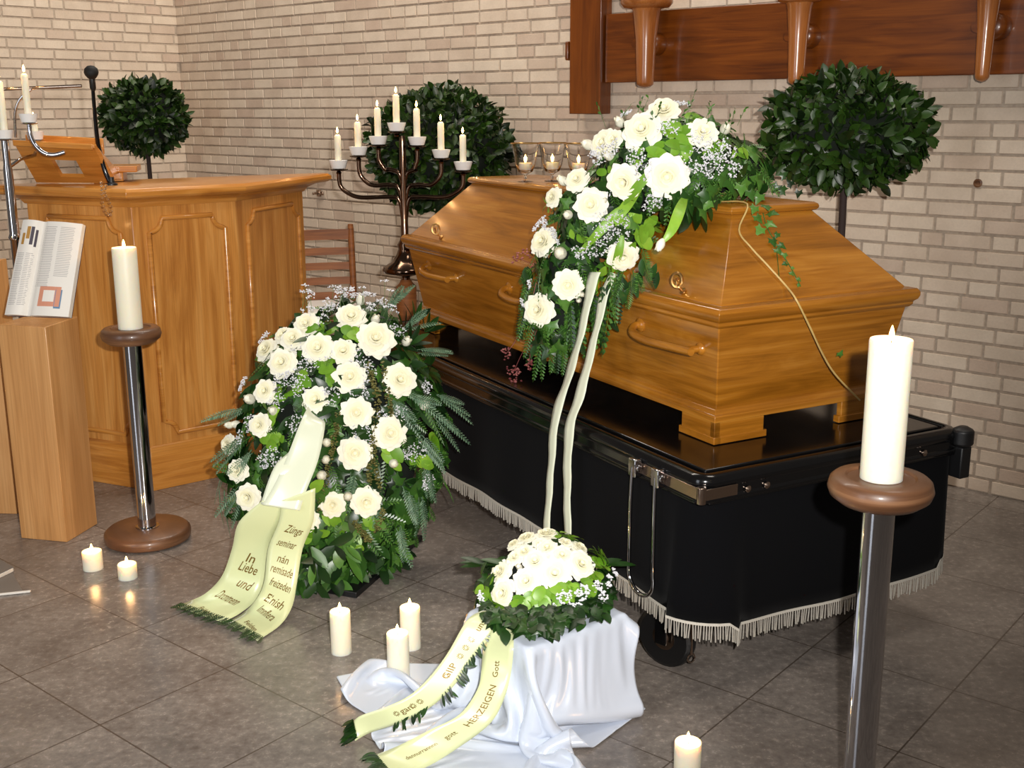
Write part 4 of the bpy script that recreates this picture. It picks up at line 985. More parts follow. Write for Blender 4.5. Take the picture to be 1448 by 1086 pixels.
for i in range(30):
    a, n = WB.hit(480 + rng.uniform(-60, 70), 440 + rng.uniform(-5, 25)); d_ = V((rng.uniform(-.5, .6), rng.uniform(-.2, .2), 1)).normalized(); ln = rng.uniform(.03, .09)
    g1.tube([a, a + d_ * ln], .0008, 3, 1, cap=False); gyp(g1, a + d_ * ln, d_, .014, 8, rng, .003)
# olive hanging amaranth-like tassels
tas = MB()
for x0, y0, x1, y1 in ((540, 520, 552, 590), (520, 520, 532, 560), (535, 560, 525, 640), (525, 620, 535, 690), (520, 640, 522, 680), (470, 640, 455, 720), (500, 735, 520, 760), (540, 720, 530, 745), (480, 590, 470, 640)):
    for k in range(14):
        f = k / 13; p, n = WB.hit(x0 + (x1 - x0) * f, y0 + (y1 - y0) * f)
        for j in range(7): blob(tas, p + n * .018 + V((rng.uniform(-.009, .009), rng.uniform(-.005, .005), rng.uniform(-.012, .012))), rng.uniform(.003, .006), 0, rng)
M['olive'] = leafmat('olive_tassel', (92, 92, 44), (150, 146, 84), .6)
for nm, m_, k in (('dark_leaves', dark, 'leaf_dark'), ('green_leaves', mid_, 'leaf_mid'), ('bright_leaves', bright, 'leaf_bright'), ('grey_fronds', grey, 'leaf_grey'), ('fern_fronds', fern, 'leaf_mid'), ('olive_tassels', tas, 'olive')):
    m_.build(nm, M[k], wreath, world=True, smooth=80)['kind'] = 'stuff'
g1.build('gypsophila', [M['gyp'], M['stem']], wreath, world=True, smooth=0)['kind'] = 'stuff'
# easel base
q = [V((-.475, 3.22, 0)), V((-.31, 3.70, 0)), V((-.80, 3.86, 0)), V((-.92, 3.40, 0))]
MB().rings([[k + V((0, 0, .001)) for k in q], [k + V((0, 0, .02)) for k in q]]).build('base_plate', M['rubber'], wreath, world=True, bevel=.002)
MB().tube([(-.55, 3.78, .02), (-.55, 3.72, .60)], .012, 8).build('easel_post', M['rubber'], wreath, world=True)
# sash
def rib(lst):   # rows: xl, yl, xr, yr, depth (None: on the floor)
    l, r = [], []
    for xl, yl, xr, yr, d_ in lst:
        if d_ is None: l.append(atZ(xl, yl, .006)); r.append(atZ(xr, yr, .006))
        else: l.append(atD(xl, yl, d_)); r.append(atD(xr, yr, d_))
    return Ribbon(l, r)
sash = rib([(437, 574, 452, 592, 3.36), (428, 590, 459, 604, 3.29), (408, 640, 450, 650, 3.22), (386, 690, 432, 698, 3.17), (371, 714, 424, 722, 3.145)]).build('sash_loop', M['ribbon_pale'], wreath, ripple=.004, wav=.2)
rib([(437, 592, 455, 600, 3.34), (412, 634, 440, 642, 3.25), (388, 660, 412, 668, 3.20), (368, 713, 400, 718, 3.16)]).build('sash_loop', M['ribbon_pale'], wreath, ripple=.003, wav=.2, seed=4)
T1 = rib([(371, 708, 398, 712, 3.165), (338, 738, 394, 738, 3.18), (328, 776, 380, 776, 3.215), (314, 814, 376, 818, 3.22), (292, 838, 362, 848, 3.185), (268, 850, 338, 868, None), (248, 857, 314, 880, None)])
T2 = rib([(398, 708, 446, 690, 3.155), (394, 738, 443, 737, 3.165), (379, 776, 428, 776, 3.175), (374, 820, 420, 824, 3.145), (364, 845, 413, 858, 3.10), (345, 866, 396, 884, None), (320, 881, 364, 906, None)])
s1 = T1.build('sash_tail', M['ribbon'], wreath, seed=1); s2 = T2.build('sash_tail', M['ribbon'], wreath, seed=2)
def q_at(R, y):   # distance along the ribbon where the middle projects at picture height y
    best = min(range(R.n), key=lambda i: abs(pry(R.mid[i]) - y)); return R.acc[best]
def pry(P):
    x, y, z = P.x, P.y, P.z - CAMH; d_ = y * _c - z * _s; u = y * _s + z * _c; X = FPX * x / d_; Y = -FPX * u / d_; return 543 + X * _sr + Y * _cr
for txt, y, sz, wd, u0 in (('In', 788, .044, .026, .15), ('Liebe', 805, .044, .058, .1), ('und', 828, .042, .046, .2), ('Dccntnenn', 846, .042, .084, .0), ('Frühling', 864, .030, .072, 0)):
    ribbon_text(T1, txt, q_at(T1, y), sz, s1, 'lettering', u0, -.3, wide=wd)
for txt, y, sz, wd, u0 in (('Züngs', 747, .038, .056, .1), ('seminar', 768, .034, .060, 0), ('nán', 789, .034, .034, 0), ('remisade', 808, .036, .068, 0), ('freizeden', 829, .036, .066, .05), ('Elnish', 850, .038, .060, 0), ('Imnflera', 868, .036, .070, .0), ('Felden', 886, .028, .070, 0)):
    ribbon_text(T2, txt, q_at(T2, y), sz, s2, 'lettering', u0, -.28, wide=wd)
fr = MB()
for R_ in (T1, T2):
    for i in range(26):
        u = -1 + 2 * i / 25; p = R_.at(u, R_.len - .004) + V((0, 0, .004)); b = (R_.at(u, R_.len - .001) - R_.at(u, R_.len - .03)).normalized()
        frond(fr, p - b * .02, b + V((rng.uniform(-.4, .5), rng.uniform(-.3, .3), .05)), V((0, 0, 1)), rng.uniform(.04, .065), .018, 0, .02, 7)
fr.build('cedar_edging', M['leaf_dark'], wreath, world=True, smooth=0)['kind'] = 'stuff'

# ------------------------------------------------------------------ flower spray on the coffin
e1 = Ell((.465, 3.33, 1.275), (.215, .20, .155)); e2 = Ell((.29, 3.37, 1.13), (.155, .15, .15)); e3 = Ell((.185, 3.37, .97), (.105, .10, .14)); e4 = Ell((.145, 3.38, .84), (.065, .06, .11)); e5 = Ell((.63, 3.34, 1.27), (.11, .12, .085))
SB = Blobs(e1, e2, e3, e4, e5)
spray = thing('coffin_spray', (.40, 3.33, 1.19), 'cascading spray of cream roses and ivy draped over the coffin lid with two long ribbons', 'flower arrangement')
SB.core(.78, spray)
sr = [(939, 163, 19), (910, 189, 23), (859, 206, 18), (992, 191, 18), (943.6, 249, 24), (885.6, 256, 21), (837.5, 291, 20), (818.6, 258, 15), (787, 281, 12), (773, 345, 18), (879, 359, 19), (804, 402, 18), (766, 438, 19), (871, 200, 12)]
sb_ = [(1023, 186, 9), (836, 207, 9), (879, 177, 8), (806, 304, 8), (794, 359, 11), (800, 259, 8), (1008, 297, 7), (905, 172, 7), (855, 285, 6), (822, 415, 5), (818, 423, 5), (865, 222, 8)]
sp = roses_on(SB, sr, sb_, spray, lift=.008, face=.5)
rng = random.Random(33); dark, mid_, bright, fern, ivl, red, g2 = MB(), MB(), MB(), MB(), MB(), MB(), MB()
okS = lambda p, n: n.z > -.75 and (V((p.x, p.y, 0)) - CF).dot(E) < .25 and n.y < .6
for i in range(400):
    p, n = SB.sample(rng, okS); leaf(dark, p - n * .015, tang(n, rng, .5) + n * .35, jit(n, rng, .3), rng.uniform(.045, .08), rng.uniform(.022, .036), 0, .35)
for i in range(330):
    p, n = SB.sample(rng, okS); ivy(mid_ if i % 3 else dark, p, tang(n, rng, .6) + n * .2, n, rng.uniform(.03, .05))
for i in range(170):
    p, n = SB.sample(rng, okS); frond(fern, p - n * .01, tang(n, rng, .7) + n * .3, n, rng.uniform(.07, .12), .03, 0, .3)
for x, y, k, sz in ((960, 195, 6, .05), (965, 210, 6, .05), (920, 215, 4, .04), (975, 175, 5, .05), (1010, 210, 5, .04), (865, 240, 4, .035), (905, 320, 6, .05), (900, 335, 6, .05), (860, 370, 5, .045), (925, 310, 4, .04), (885, 300, 4, .04), (940, 215, 5, .045), (820, 330, 3, .035), (1040, 215, 4, .035), (850, 395, 5, .05), (780, 295, 3, .03), (895, 225, 3, .03)):
    p, n = SB.hit(x, y)
    for j in range(k): leaf(bright, p + n * .006 + V((rng.uniform(-.015, .015), 0, rng.uniform(-.015, .015))), tang(n, rng, .2) + n * .3, n, sz * rng.uniform(.8, 1.15), sz * .62, 0, .25, 'round' if j % 2 else 'oval')
# long blades of green: lily leaves, one hanging with a white bud
def blade(pts, w_, m_=bright):
    l, r = [], []
    pp = catmull(pts, 5)
    for i, p in enumerate(pp):
        t_ = i / (len(pp) - 1); ww = w_ * math.sin(math.pi * min(.97, .12 + .85 * t_)) * .5; d_ = (pp[min(i + 1, len(pp) - 1)] - pp[max(i - 1, 0)]).normalized(); s_ = d_.cross((EYE - p).normalized()).normalized()
        l += [p + s_ * ww, p - (EYE - p).normalized() * ww * .3, p - s_ * ww]
    m_.add(l, [f for i in range(len(pp) - 1) for f in ((3 * i, 3 * i + 1, 3 * i + 4, 3 * i + 3), (3 * i + 1, 3 * i + 2, 3 * i + 5, 3 * i + 4))])
def hp(x, y, off=.02): p, n = SB.hit(x, y); return p + n * off
blade([hp(968, 272), atD(962, 295, 3.03), atD(950, 325, 2.99), atD(935, 345, 2.99)], .030)
blade([hp(890, 285), hp(868, 305), hp(845, 330, .03), hp(820, 355, .02)], .028)
blade([hp(915, 250), hp(890, 285, .03), hp(860, 318, .03)], .030)
blade([hp(930, 235), hp(905, 262, .03), hp(890, 280, .03)], .026)
blade([hp(878, 330, .02), hp(872, 350, .035), hp(865, 372, .035)], .024)
blade([hp(868, 365, .02), hp(858, 385, .03), hp(842, 412, .03)], .04)
put_rose(spray, atD(934, 346, 2.985), V((-.4, -.3, -.8)), .018, True)
for x, y, R in ((990, 205, .035), (1010, 225, .04), (1000, 235, .035), (1020, 215, .03), (980, 230, .035), (945, 190, .03), (860, 222, .035), (875, 215, .03), (905, 225, .03), (915, 240, .03), (925, 280, .03), (853, 312, .03), (870, 320, .04), (860, 330, .035), (785, 320, .035), (795, 330, .03), (850, 215, .025), (935, 270, .025), (868, 275, .025), (845, 345, .03), (770, 325, .025), (960, 160, .03), (890, 170, .02), (825, 350, .025), (1030, 240, .025), (758, 400, .015), (748, 425, .015)):
    p, n = SB.hit(x, y); gyp(g2, p + n * .015, n, R, int(1500 * R), rng, .0031)
for i in range(26):
    a, n = SB.hit(935 + rng.uniform(-80, 110), 175 + rng.uniform(-10, 25)); d_ = V((rng.uniform(-.5, .7), rng.uniform(-.2, .2), 1)).normalized(); ln = rng.uniform(.03, .08)
    g2.tube([a, a + d_ * ln], .0008, 3, 1, cap=False)
    for j in range(4): leaf(mid_, a + d_ * ln * (.4 + .2 * j), jit(d_, rng, .8), n, .014, .007)
# hanging tips at the lower left, fern-like
for x, y, x1, y1 in ((770, 470, 765, 520), (790, 470, 785, 510), (750, 430, 742, 470), (760, 460, 752, 500), (780, 420, 770, 480), (805, 430, 800, 480), (800, 460, 790, 500), (815, 430, 820, 500), (745, 400, 738, 440), (760, 390, 750, 430), (770, 400, 760, 450), (835, 400, 842, 470), (860, 395, 850, 490), (868, 380, 862, 440), (900, 380, 905, 400), (885, 390, 880, 415), (915, 360, 925, 385), (755, 375, 742, 388)):
    a = side(x, y, -.40); b = side(x1, y1, -.41)
    for j in range(3): frond(fern if j else dark, a + V((rng.uniform(-.02, .02), rng.uniform(-.02, .02), rng.uniform(-.02, .02))), (b - a).normalized() + V((rng.uniform(-.2, .2), rng.uniform(-.2, .1), 0)), V((-.6, -.8, .1)), (b - a).length * 1.1 + .02, .034, 0, .03)
    for j in range(4): leaf(dark, a.lerp(b, rng.random()) + V((rng.uniform(-.02, .02), rng.uniform(-.02, .02), 0)), V((rng.uniform(-.5, .5), rng.uniform(-.4, 0), -1)), V((-.6, -.8, .1)), .045, .02)
for x, y, s_ in ((955, 285, .07), (970, 292, .08), (985, 296, .08), (998, 290, .07), (975, 308, .07), (990, 312, .06), (962, 300, .06), (1005, 280, .06), (945, 275, .06), (1000, 300, .05)):
    leaf(dark, atD(x, y - 12, 3.12), V((rng.uniform(-.4, .5), -.1, -1)), V((.6, -.5, .8)), s_, s_ * .6, 0, .1)
    ivy(dark if s_ > .06 else mid_, atD(x + 4, y - 16, 3.11), V((rng.uniform(-.6, .6), -.1, -1)), V((.5, -.6, .8)), s_ * .7)
# ivy over the near end of the lid
def slope(x, y, off=0):     # the sloping end panel of the lid
    a = cl(0, -.774, ZB + .582); b = cl(0, -.966, ZB + .376); n = (b - a).cross(E); n = n.normalized(); n = n if n.z > 0 else -n
    return onP(x, y, a + n * off, n), n
for x, y, s_ in ((1075, 275, .032), (1083, 290, .03), (1070, 305, .028), (1085, 315, .03), (1077, 322, .03), (1068, 292, .026), (1092, 338, .026), (1102, 345, .024), (1098, 352, .022), (1109, 358, .02), (1112, 372, .016), (1118, 385, .014), (1128, 393, .014), (1130, 402, .010), (1088, 300, .03), (1060, 270, .034), (1048, 262, .036), (1100, 330, .018), (1122, 378, .010)):
    p, n = slope(x, y, .012 if y > 295 else .04); ivy(ivl, p, V((rng.uniform(-1, 1), -.5, -rng.random())), n + V((0, -.6, .4)), s_)
ivl.tube(catmull([slope(x, y, .006)[0] for x, y in ((1078, 296), (1084, 320), (1098, 345), (1110, 365), (1122, 385), (1132, 405))], 4), .0015, 5)
ivl.tube(catmull([slope(x, y, .006)[0] for x, y in ((1098, 350), (1100, 372), (1102, 395))], 4), .001, 4)
p = endp(1187, 503, -.985); ivy(ivl, p, V((.3, -.2, .6)), V((.3, -.9, 0)), .02)
for x, y, s_ in ((1100, 262, .03), (1110, 270, .03), (1090, 255, .03), (1120, 262, .026), (1130, 270, .024), (1105, 250, .026)):
    ivy(dark, atD(x, y, 3.45), V((rng.uniform(-1, 1), 0, rng.uniform(-1, 1))), V((0, -1, .3)), s_)
# pale stem that trails down the near end of the coffin
cd_ = [hp(1020, 285, .0), cl(-.11, -.80, ZB + .608)] + [slope(x, y, .008)[0] for x, y in ((1045, 325), (1062, 350), (1088, 378), (1112, 405))] + [endp(x, y, -1.008) for x, y in ((1126, 424), (1145, 462), (1163, 500), (1180, 528), (1208, 558), (1216, 566))]
M['straw'] = simple('pale_straw_stem', (190, 160, 96), .5)
MB().tube(catmull(cd_, 5), .0026, 6).build('trailing_stem', M['straw'], spray, world=True, smooth=60)
# dusky red dried sprigs hanging in front of the bier
for x, y in ((714, 497), (716, 503), (722, 524), (727, 522), (731, 526), (747, 511), (748, 520), (726, 540), (732, 543), (755, 380), (735, 362), (745, 358), (728, 366)):
    p = side(x, y, -.42) if y > 400 else side(x, y, -.37)
    for j in range(9): blob(red, p + V((rng.uniform(-.012, .012), rng.uniform(-.01, .01), rng.uniform(-.014, .014))), rng.uniform(.003, .006), 0, rng)
for pts in (((758, 400), (748, 440), (730, 480), (716, 500)), ((764, 450), (752, 490), (748, 515)), ((760, 460), (738, 500), (727, 525)), ((765, 380), (750, 372), (730, 365))):
    red.tube(catmull([side(x, y, -.415) if y > 385 else side(x, y, -.375) for x, y in pts], 3), .0010, 4)
red.build('red_dried_sprigs', M['berry'], spray, world=True, smooth=0)['kind'] = 'stuff'
for nm, m_, k in (('dark_leaves', dark, 'leaf_dark'), ('green_leaves', mid_, 'leaf_mid'), ('bright_leaves', bright, 'leaf_bright'), ('fern_fronds', fern, 'leaf_mid'), ('ivy_trail', ivl, 'leaf_mid')):
    m_.build(nm, M[k], spray, world=True, smooth=80)['kind'] = 'stuff'
g2.build('gypsophila', [M['gyp'], M['stem']], spray, world=True, smooth=0)['kind'] = 'stuff'
def sr_(lst):
    l, r = [], []
    for xl, yl, xr, yr, a in lst: l.append(side(xl, yl, a)); r.append(side(xr, yr, a))
    return Ribbon(l, r)
sr_([(834, 385, 850, 385, -.40), (829, 403, 843, 403, -.41), (816, 472, 826, 472, -.44), (795, 542, 810, 530, -.49), (779, 592, 791, 592, -.53), (773.5, 670, 783, 670, -.545), (768, 747, 777, 747, -.56), (766, 775, 774, 775, -.56)]).build('ribbon', M['ribbon_pale'], spray, nx=3, ripple=.0015, wav=.12, seed=3)
sr_([(864, 385, 872, 388, -.40), (850, 412, 862, 412, -.41), (838, 470, 847, 470, -.44), (815, 553, 828, 553, -.50), (799, 608, 812, 605, -.535), (797, 689, 807, 689, -.545), (799, 775, 808, 775, -.56)]).build('ribbon', M['ribbon_pale'], spray, nx=3, ripple=.0015, wav=.12, seed=5)
# ------------------------------------------------------------------ stool, satin cloth, small bouquet
F0 = atZ(747, 912, .25); e1d = V((.79, .61, 0)).normalized(); e2d = V((-.61, .79, 0)).normalized(); SA, SBd, SH = .30, .25, .236
sc_ = F0 + e1d * SA / 2 + e2d * SBd / 2
stool = thing('wooden_stool', (sc_.x, sc_.y, 0), 'low wooden stool hidden beneath the white satin cloth, carrying the rose bouquet', 'stool', math.atan2(e1d.y, e1d.x))
MB().box(-SA / 2, SA / 2, -SBd / 2, SBd / 2, SH - .03, SH).build('stool_top', M['stele'], stool, bevel=.004)
for sa in (-1, 1):
    for sb in (-1, 1): MB().box(sa * (SA / 2 - .02) - .02, sa * (SA / 2 - .02) + .02, sb * (SBd / 2 - .02) - .02, sb * (SBd / 2 - .02) + .02, 0, SH - .03).build('leg', M['stele'], stool, bevel=.003)
def cloth_sim():
    nx, ny = 100, 96; sp = .0094
    rs = np.random.RandomState(3)
    # start: flat sheet above the stool, shifted towards the front left
    K = .76; ux = (np.arange(nx) - (nx - 1) / 2) * sp * K; uy = (np.arange(ny) - (ny - 1) / 2) * sp * K
    X, Y = np.meshgrid(ux, uy, indexing='ij')
    a1 = np.array([math.cos(.42), math.sin(.42)]); a2 = np.array([-a1[1], a1[0]])
    cx, cy = sc_.x - .13, sc_.y - .105
    P = np.stack([cx + X * a1[0] + Y * a2[0], cy + X * a1[1] + Y * a2[1], np.full_like(X, SH + .012)], -1)
    P[..., 2] += .02 * np.sin(X * 31 + 1) * np.sin(Y * 27) + rs.rand(nx, ny) * .002 + .014 * np.sin((X + Y) * 57) + .012 * np.sin((X - .6 * Y) * 71)
    Q = P.copy(); dt = 1.0
    ex = np.array([e1d.x, e1d.y]); ey = np.array([e2d.x, e2d.y]); c0 = np.array([sc_.x, sc_.y]); hA, hB = SA / 2 + .006, SBd / 2 + .006
    def cons(P, ai, bi, L0, k):
        A = P[ai]; B = P[bi]; d = B - A; l = np.sqrt((d * d).sum(-1, keepdims=True)) + 1e-9
        c = d * ((l - L0) / l * .5 * k); P[ai] = A + c; P[bi] = B - c
    S_ = slice
    def pairs():
        out = []
        for o in (0, 1):
            out.append(((S_(o, nx - 1, 2), S_(None)), (S_(o + 1, nx, 2), S_(None)), sp, 1))
            out.append(((S_(None), S_(o, ny - 1, 2)), (S_(None), S_(o + 1, ny, 2)), sp, 1))
            out.append(((S_(o, nx - 1, 2), S_(0, ny - 1)), (S_(o + 1, nx, 2), S_(1, ny)), sp * 1.4142, .25))
            out.append(((S_(o, nx - 1, 2), S_(1, ny)), (S_(o + 1, nx, 2), S_(0, ny - 1)), sp * 1.4142, .25))
        return out
    def fix(o, n): # equal lengths for strided slices
        return o
    PR = []
    for a, b, l0, k in pairs():
        la = P[a].shape; lb = P[b].shape
        if la != lb:
            m0 = min(la[0], lb[0]); m1 = min(la[1], lb[1])
            def cut(s_, full, m):
                r = list(range(*s_.indices(full)))[:m]; st = s_.step or 1; return S_(r[0], r[-1] + 1, st)
            a = (cut(a[0], nx, m0), cut(a[1], ny, m1)); b = (cut(b[0], nx, m0), cut(b[1], ny, m1))
        PR.append((a, b, l0, k))
    BD = []
    for st in (2, 4):
        BD.append(((S_(0, nx - st), S_(None)), (S_(st, nx), S_(None)), sp * st)); BD.append(((S_(None), S_(0, ny - st)), (S_(None), S_(st, ny)), sp * st))
    for it in range(640):
        if 260 <= it < 470:   # the spilled part is pushed together into wrinkles
            on = (P[..., 2] < .05)[..., None]; tgt = np.array([sc_.x - .02, sc_.y - .02, 0]); w3 = np.where(P[..., 0:1] > sc_.x + .06, .0036, .0017) * on
            sh3 = (tgt - P) * w3 * np.array([1, 1, 0]); P = P + sh3; Q = Q + sh3
        v = (P - Q) * .985; Q = P.copy(); P = P + v; P[..., 2] -= .00022
        for _ in range(14):
            for a, b, l0, k in PR: cons(P, a, b, l0, k)
            for a, b, l0 in BD:   # gentle bending resistance
                A = P[a]; B = P[b]; d = B - A; l = np.sqrt((d * d).sum(-1, keepdims=True)) + 1e-9
                c = d * (np.minimum(l - l0 * .93, 0) / l * .04); A2 = A + c; P[a] = A2; P[b] = P[b] - c
        # collisions: floor, stool
        rel = P[..., :2] - c0; la = rel @ ex; lb = rel @ ey; z = P[..., 2]
        da = hA - np.abs(la); db = hB - np.abs(lb); dz = SH + .005 - z
        ins = (da > 0) & (db > 0) & (dz > 0)
        top = ins & (dz <= np.minimum(da, db) + .012); sid = ins & ~top
        P[..., 2] = np.where(top, SH + .005, P[..., 2])
        ua = sid & (da < db); ub = sid & ~(da < db)
        sh = np.where(ua, np.sign(la) * da, 0)[..., None] * ex + np.where(ub, np.sign(lb) * db, 0)[..., None] * ey
        P[..., :2] += sh
        fl_ = P[..., 2] < .004; P[..., 2] = np.where(fl_, .004, P[..., 2])
        fr_ = (fl_ | ins)[..., None]; mu = .12 if it < 250 else .6
        P = np.where(fr_, P * (1 - mu) + Q * mu * np.array([1, 1, 0]) + P * mu * np.array([0, 0, 1]), P)
    return P, nx, ny
_P, _nx, _ny = cloth_sim()
vs = _P.reshape(-1, 3).tolist(); mb = MB(); mb.add(vs, [(i * _ny + j, i * _ny + j + 1, (i + 1) * _ny + j + 1, (i + 1) * _ny + j) for i in range(_nx - 1) for j in range(_ny - 1)])
o = mb.build('satin_cloth', M['cloth'], smooth=180); q = o.modifiers.new('sub', 'SUBSURF'); q.levels = 1; q.render_levels = 1; q = o.modifiers.new('thick', 'SOLIDIFY'); q.thickness = .0012
tag(o, 'shiny white satin cloth draped over the low stool and spilling onto the floor', 'cloth')
# height of the cloth below a point, for things lying on it
_flat = _P.reshape(-1, 3)
def cloth_z(x, y):
    d = (_flat[:, 0] - x) ** 2 + (_flat[:, 1] - y) ** 2; m = d < .012 ** 2
    return float(_flat[m, 2].max()) if m.any() else 0.0
bq = thing('rose_bouquet', (sc_.x, sc_.y, SH + .008), 'low round bouquet of packed cream roses with bright green collar on the satin covered stool', 'bouquet')
bc = atD(768, 818, 2.70)
b1 = Ell((bc.x, bc.y, bc.z - .012), (.125, .12, .085), Matrix.Rotation(-.30, 3, 'Y') @ Matrix.Rotation(.35, 3, 'X'))
b2 = Ell((bc.x + .005, bc.y - .0, SH + .035), (.165, .135, .06), Matrix.Rotation(.1, 3, 'Z'))
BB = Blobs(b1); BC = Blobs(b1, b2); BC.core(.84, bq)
br_ = [(715, 839, 19), (746, 823, 18.5), (784, 813, 20), (819, 800, 19), (711, 810, 16), (758, 796, 16), (743, 783, 13), (774, 778, 15), (794, 788, 15), (746, 765, 14), (773, 761, 16), (817, 778, 13), (730, 790, 12), (765, 772, 12), (798, 770, 10), (728, 772, 10)]
bpos = roses_on(BB, br_, [(722, 798, 7), (735, 803, 6)], bq, lift=.0, face=.35, sc=1.15)
rng = random.Random(55); dark, bright, g3 = MB(), MB(), MB()
import bisect
ring = [(693, 842), (700, 852), (712, 862), (726, 862), (742, 856), (756, 850), (770, 845), (785, 840), (800, 838), (814, 832), (826, 825), (838, 815), (846, 805), (850, 795), (848, 785), (845, 790), (690, 830), (808, 765), (790, 758)]
for x, y in ring:
    p, n = BC.hit(x, y)
    for j in range(6): leaf(bright, p + n * .006 + V((rng.uniform(-.012, .012), rng.uniform(-.01, .01), rng.uniform(-.008, .008))), tang(n, rng, .3) + n * .2, n, rng.uniform(.026, .042), .026, 0, .3, 'round')
for x, y in ((700, 868), (712, 874), (735, 880), (755, 884), (775, 882), (790, 875), (810, 868), (828, 862), (842, 850), (852, 840), (858, 825), (862, 812), (765, 872), (800, 860), (820, 850), (745, 872), (690, 850), (684, 838), (720, 880), (850, 860), (860, 845), (740, 892), (760, 893), (685, 822), (680, 845)):
    p, n = BC.hit(x, y)
    for j in range(6): (ivy if j % 2 else leaf)(dark, p + V((rng.uniform(-.012, .012), rng.uniform(-.01, .01), rng.uniform(-.006, .012))), tang(n, rng, .5) + n * .3, n, rng.uniform(.03, .045), *(() if j % 2 else (.024,)))
for i in range(120):
    p, n = BC.sample(rng, lambda p, n: n.y > -.2); leaf(dark, p, tang(n, rng, .2) + n * .3, n, .045, .026)
b3 = Ell((bc.x + .0, sc_.y - .045, SH + .012), (.175, .165, .028)); B3 = Blobs(b3)
for i in range(170):
    x = rng.uniform(686, 866); t_ = (x - 686) / 180; y = rng.uniform(862, 893) - (max(0, x - 790)) * .42 - max(0, 720 - x) * .5
    p, n = B3.hit(x, y); n = (n + V((rng.uniform(-.9, .9), -.4 + rng.uniform(-.5, .5), .5 + rng.uniform(-.4, .4)))).normalized()
    (ivy if i % 2 else leaf)(dark, p + V((0, 0, rng.uniform(0, .012))), V((rng.uniform(-1, 1), -.8, rng.uniform(-.5, .3))), n, rng.uniform(.032, .046), *(() if i % 2 else (.026,)))
for i in range(14):
    p, n = BC.hit(rng.choice((690, 860, 840, 800, 720)), 800); leaf(dark, p, V((1 if p.x > bc.x else -1, .2, .5 * rng.random())), V((0, -.3, 1)), .075, .022)
for x, y, R in ((735, 866, .014), (722, 870, .013), (748, 866, .02), (758, 862, .02), (770, 862, .018), (795, 848, .022), (803, 858, .02), (815, 845, .016), (822, 838, .014), (838, 835, .016), (845, 842, .014), (848, 855, .012), (860, 815, .012), (855, 822, .010), (690, 842, .014), (686, 850, .012), (684, 858, .010), (810, 855, .014), (780, 856, .012), (832, 852, .010), (852, 830, .010)):
    p, n = BC.hit(x, y); gyp(g3, p + n * .016, n, R, int(1300 * R) + 3, rng, .0036)
for x, y in ((797, 868), (800, 872)):
    p, n = BC.hit(x, y); put_rose(bq, p + n * .012, n, .012, True)
dark.build('dark_leaves', M['leaf_dark'], bq, world=True, smooth=80)['kind'] = 'stuff'
bright.build('bright_leaves', M['leaf_bright'], bq, world=True, smooth=80)['kind'] = 'stuff'
g3.build('gypsophila', [M['gyp'], M['stem']], bq, world=True, smooth=0)['kind'] = 'stuff'
# two lettered ribbons: from the bouquet down over the cloth and out onto the floor
def on_cloth_rib(rows):
    l, r = [], []
    for xl, yl, xr, yr, d_ in rows:
        a, b = atD(xl, yl, d_), atD(xr, yr, d_)
        l.append(a); r.append(b)
    for k in (l, r):
        for i, p in enumerate(k):
            # slide along the bearing toward the eye until clear of cloth and floor
            d = (EYE - p).normalized()
            for _ in range(80):
                if p.z > max(cloth_z(p.x, p.y), .0) + .006: break
                p = p + d * .006
            k[i] = p
    return Ribbon(l, r)
RA = on_cloth_rib([(686, 862, 712, 876, 2.57), (668, 870, 702, 886, 2.53), (655, 885, 690, 905, 2.50), (632, 925, 664, 938, 2.47), (605, 960, 640, 972, 2.44), (578, 984, 606, 1002, 2.42), (545, 1000, 566, 1022, 2.41), (510, 1012, 524, 1036, 2.42), (498, 1022, 502, 1048, 2.43)])
RB_ = on_cloth_rib([(694, 868, 722, 876, 2.56), (696, 888, 726, 890, 2.52), (684, 912, 726, 916, 2.49), (681, 945, 723, 948, 2.45), (675, 975, 714, 985, 2.40), (650, 1010, 694, 1022, 2.36), (608, 1032, 650, 1056, 2.34), (560, 1056, 600, 1086, 2.32), (528, 1068, 552, 1098, 2.30)])
ra = RA.build('ribbon', M['ribbon'], bq); rb2 = RB_.build('ribbon', M['ribbon'], bq, seed=2)
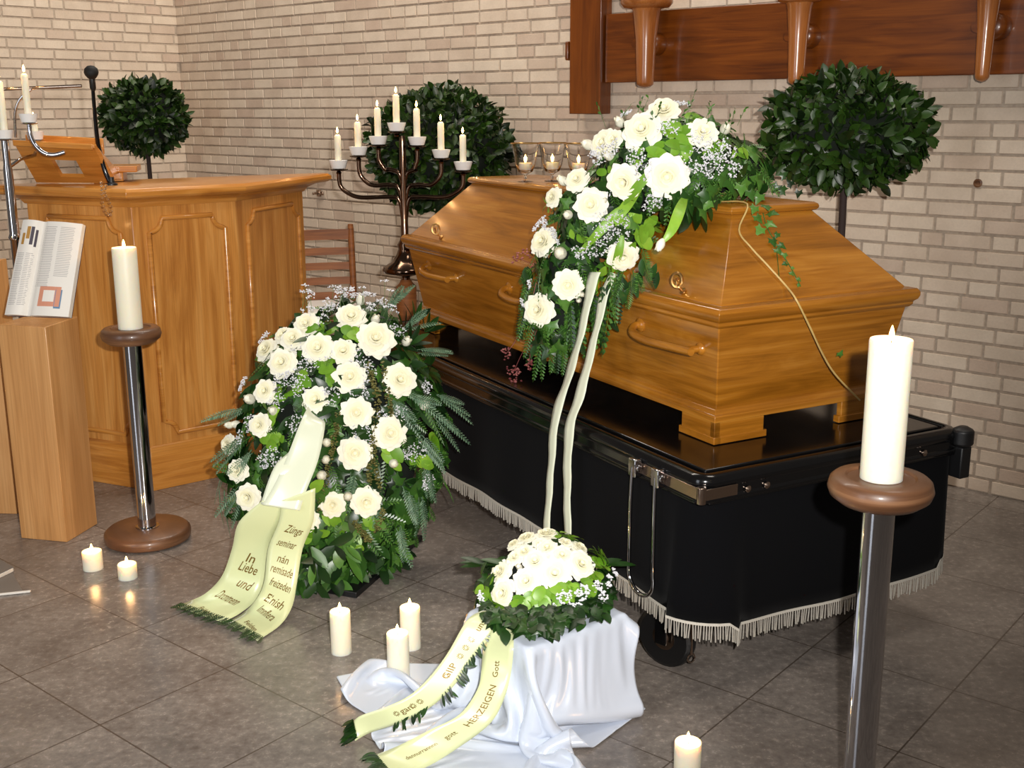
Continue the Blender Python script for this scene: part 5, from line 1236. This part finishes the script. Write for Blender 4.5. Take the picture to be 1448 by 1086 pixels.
for txt, y, sz in (('uns', 885, .022), ('GIIP', 948, .024), ('gan', 1002, .022)):
    ribbon_text(RA, txt, q_at(RA, y), sz, ra, 'lettering', 0, 0, along=True)
for txt, y, sz in (('Gott', 948, .02), ('EIGEN', 985, .022), ('HERZ', 1015, .022), ('gott', 1040, .018), ('dennurrannnn', 1062, .014)):
    ribbon_text(RB_, txt, q_at(RB_, y), sz, rb2, 'lettering', 0, 0, along=True)
ce = MB(); go = MB()
for f in [i / 60 for i in range(8, 56)]:
    q = RA.len * f; p = RA.at(1, q) + RA.normal(1, q) * .004; b = (RA.at(1, q + .004) - RA.at(1, q - .004)).normalized(); out = (RA.at(1, q) - RA.at(-1, q)).normalized()
    if .16 < f < .44 or .47 < f < .54 or .6 < f < .8: leaf(ce, p - out * .008, out * rng.uniform(.3, 1) + b * rng.uniform(-.2, 1) + V((0, 0, .1)), RA.normal(1, q), rng.uniform(.02, .035), .007, 0, .1, 'long')
for R_ in (RA, RB_):
    for i in range(16):
        u = -1 + 2 * i / 15; p = R_.at(u, R_.len - .006) + V((0, 0, .006)); b = (R_.at(u, R_.len - .001) - R_.at(u, R_.len - .03)).normalized()
        for j in range(2): leaf(ce, p, b + V((rng.uniform(-.5, .5), rng.uniform(-.4, .4), .1)), V((0, -.3, 1)), rng.uniform(.025, .045), .010, 0, .1, 'long')
ce.build('green_sprig_edging', M['leaf_dark'], bq, world=True, smooth=80)['kind'] = 'stuff'
for f in (.22, .27, .32, .44, .62, .66, .75):   # printed ornaments on the left ribbon
    q = RA.len * f
    for k in range(10):
        a = k * .628; u = .28 * math.cos(a); qq = q + .007 * math.sin(a)
        p = RA.at(u, qq) + RA.normal(u, qq) * .0016; p2 = RA.at(u * .45, q + .0035 * math.sin(a + .6)) + RA.normal(0, q) * .0016
        s_ = (p - p2).normalized().cross(RA.normal(u, q)) * .0008
        go.add([p - s_, p + s_, p2 + s_, p2 - s_], [(0, 1, 2, 3)])
go.build('printed_ornament', M['gold'], bq, world=True, smooth=0)['kind'] = 'stuff'
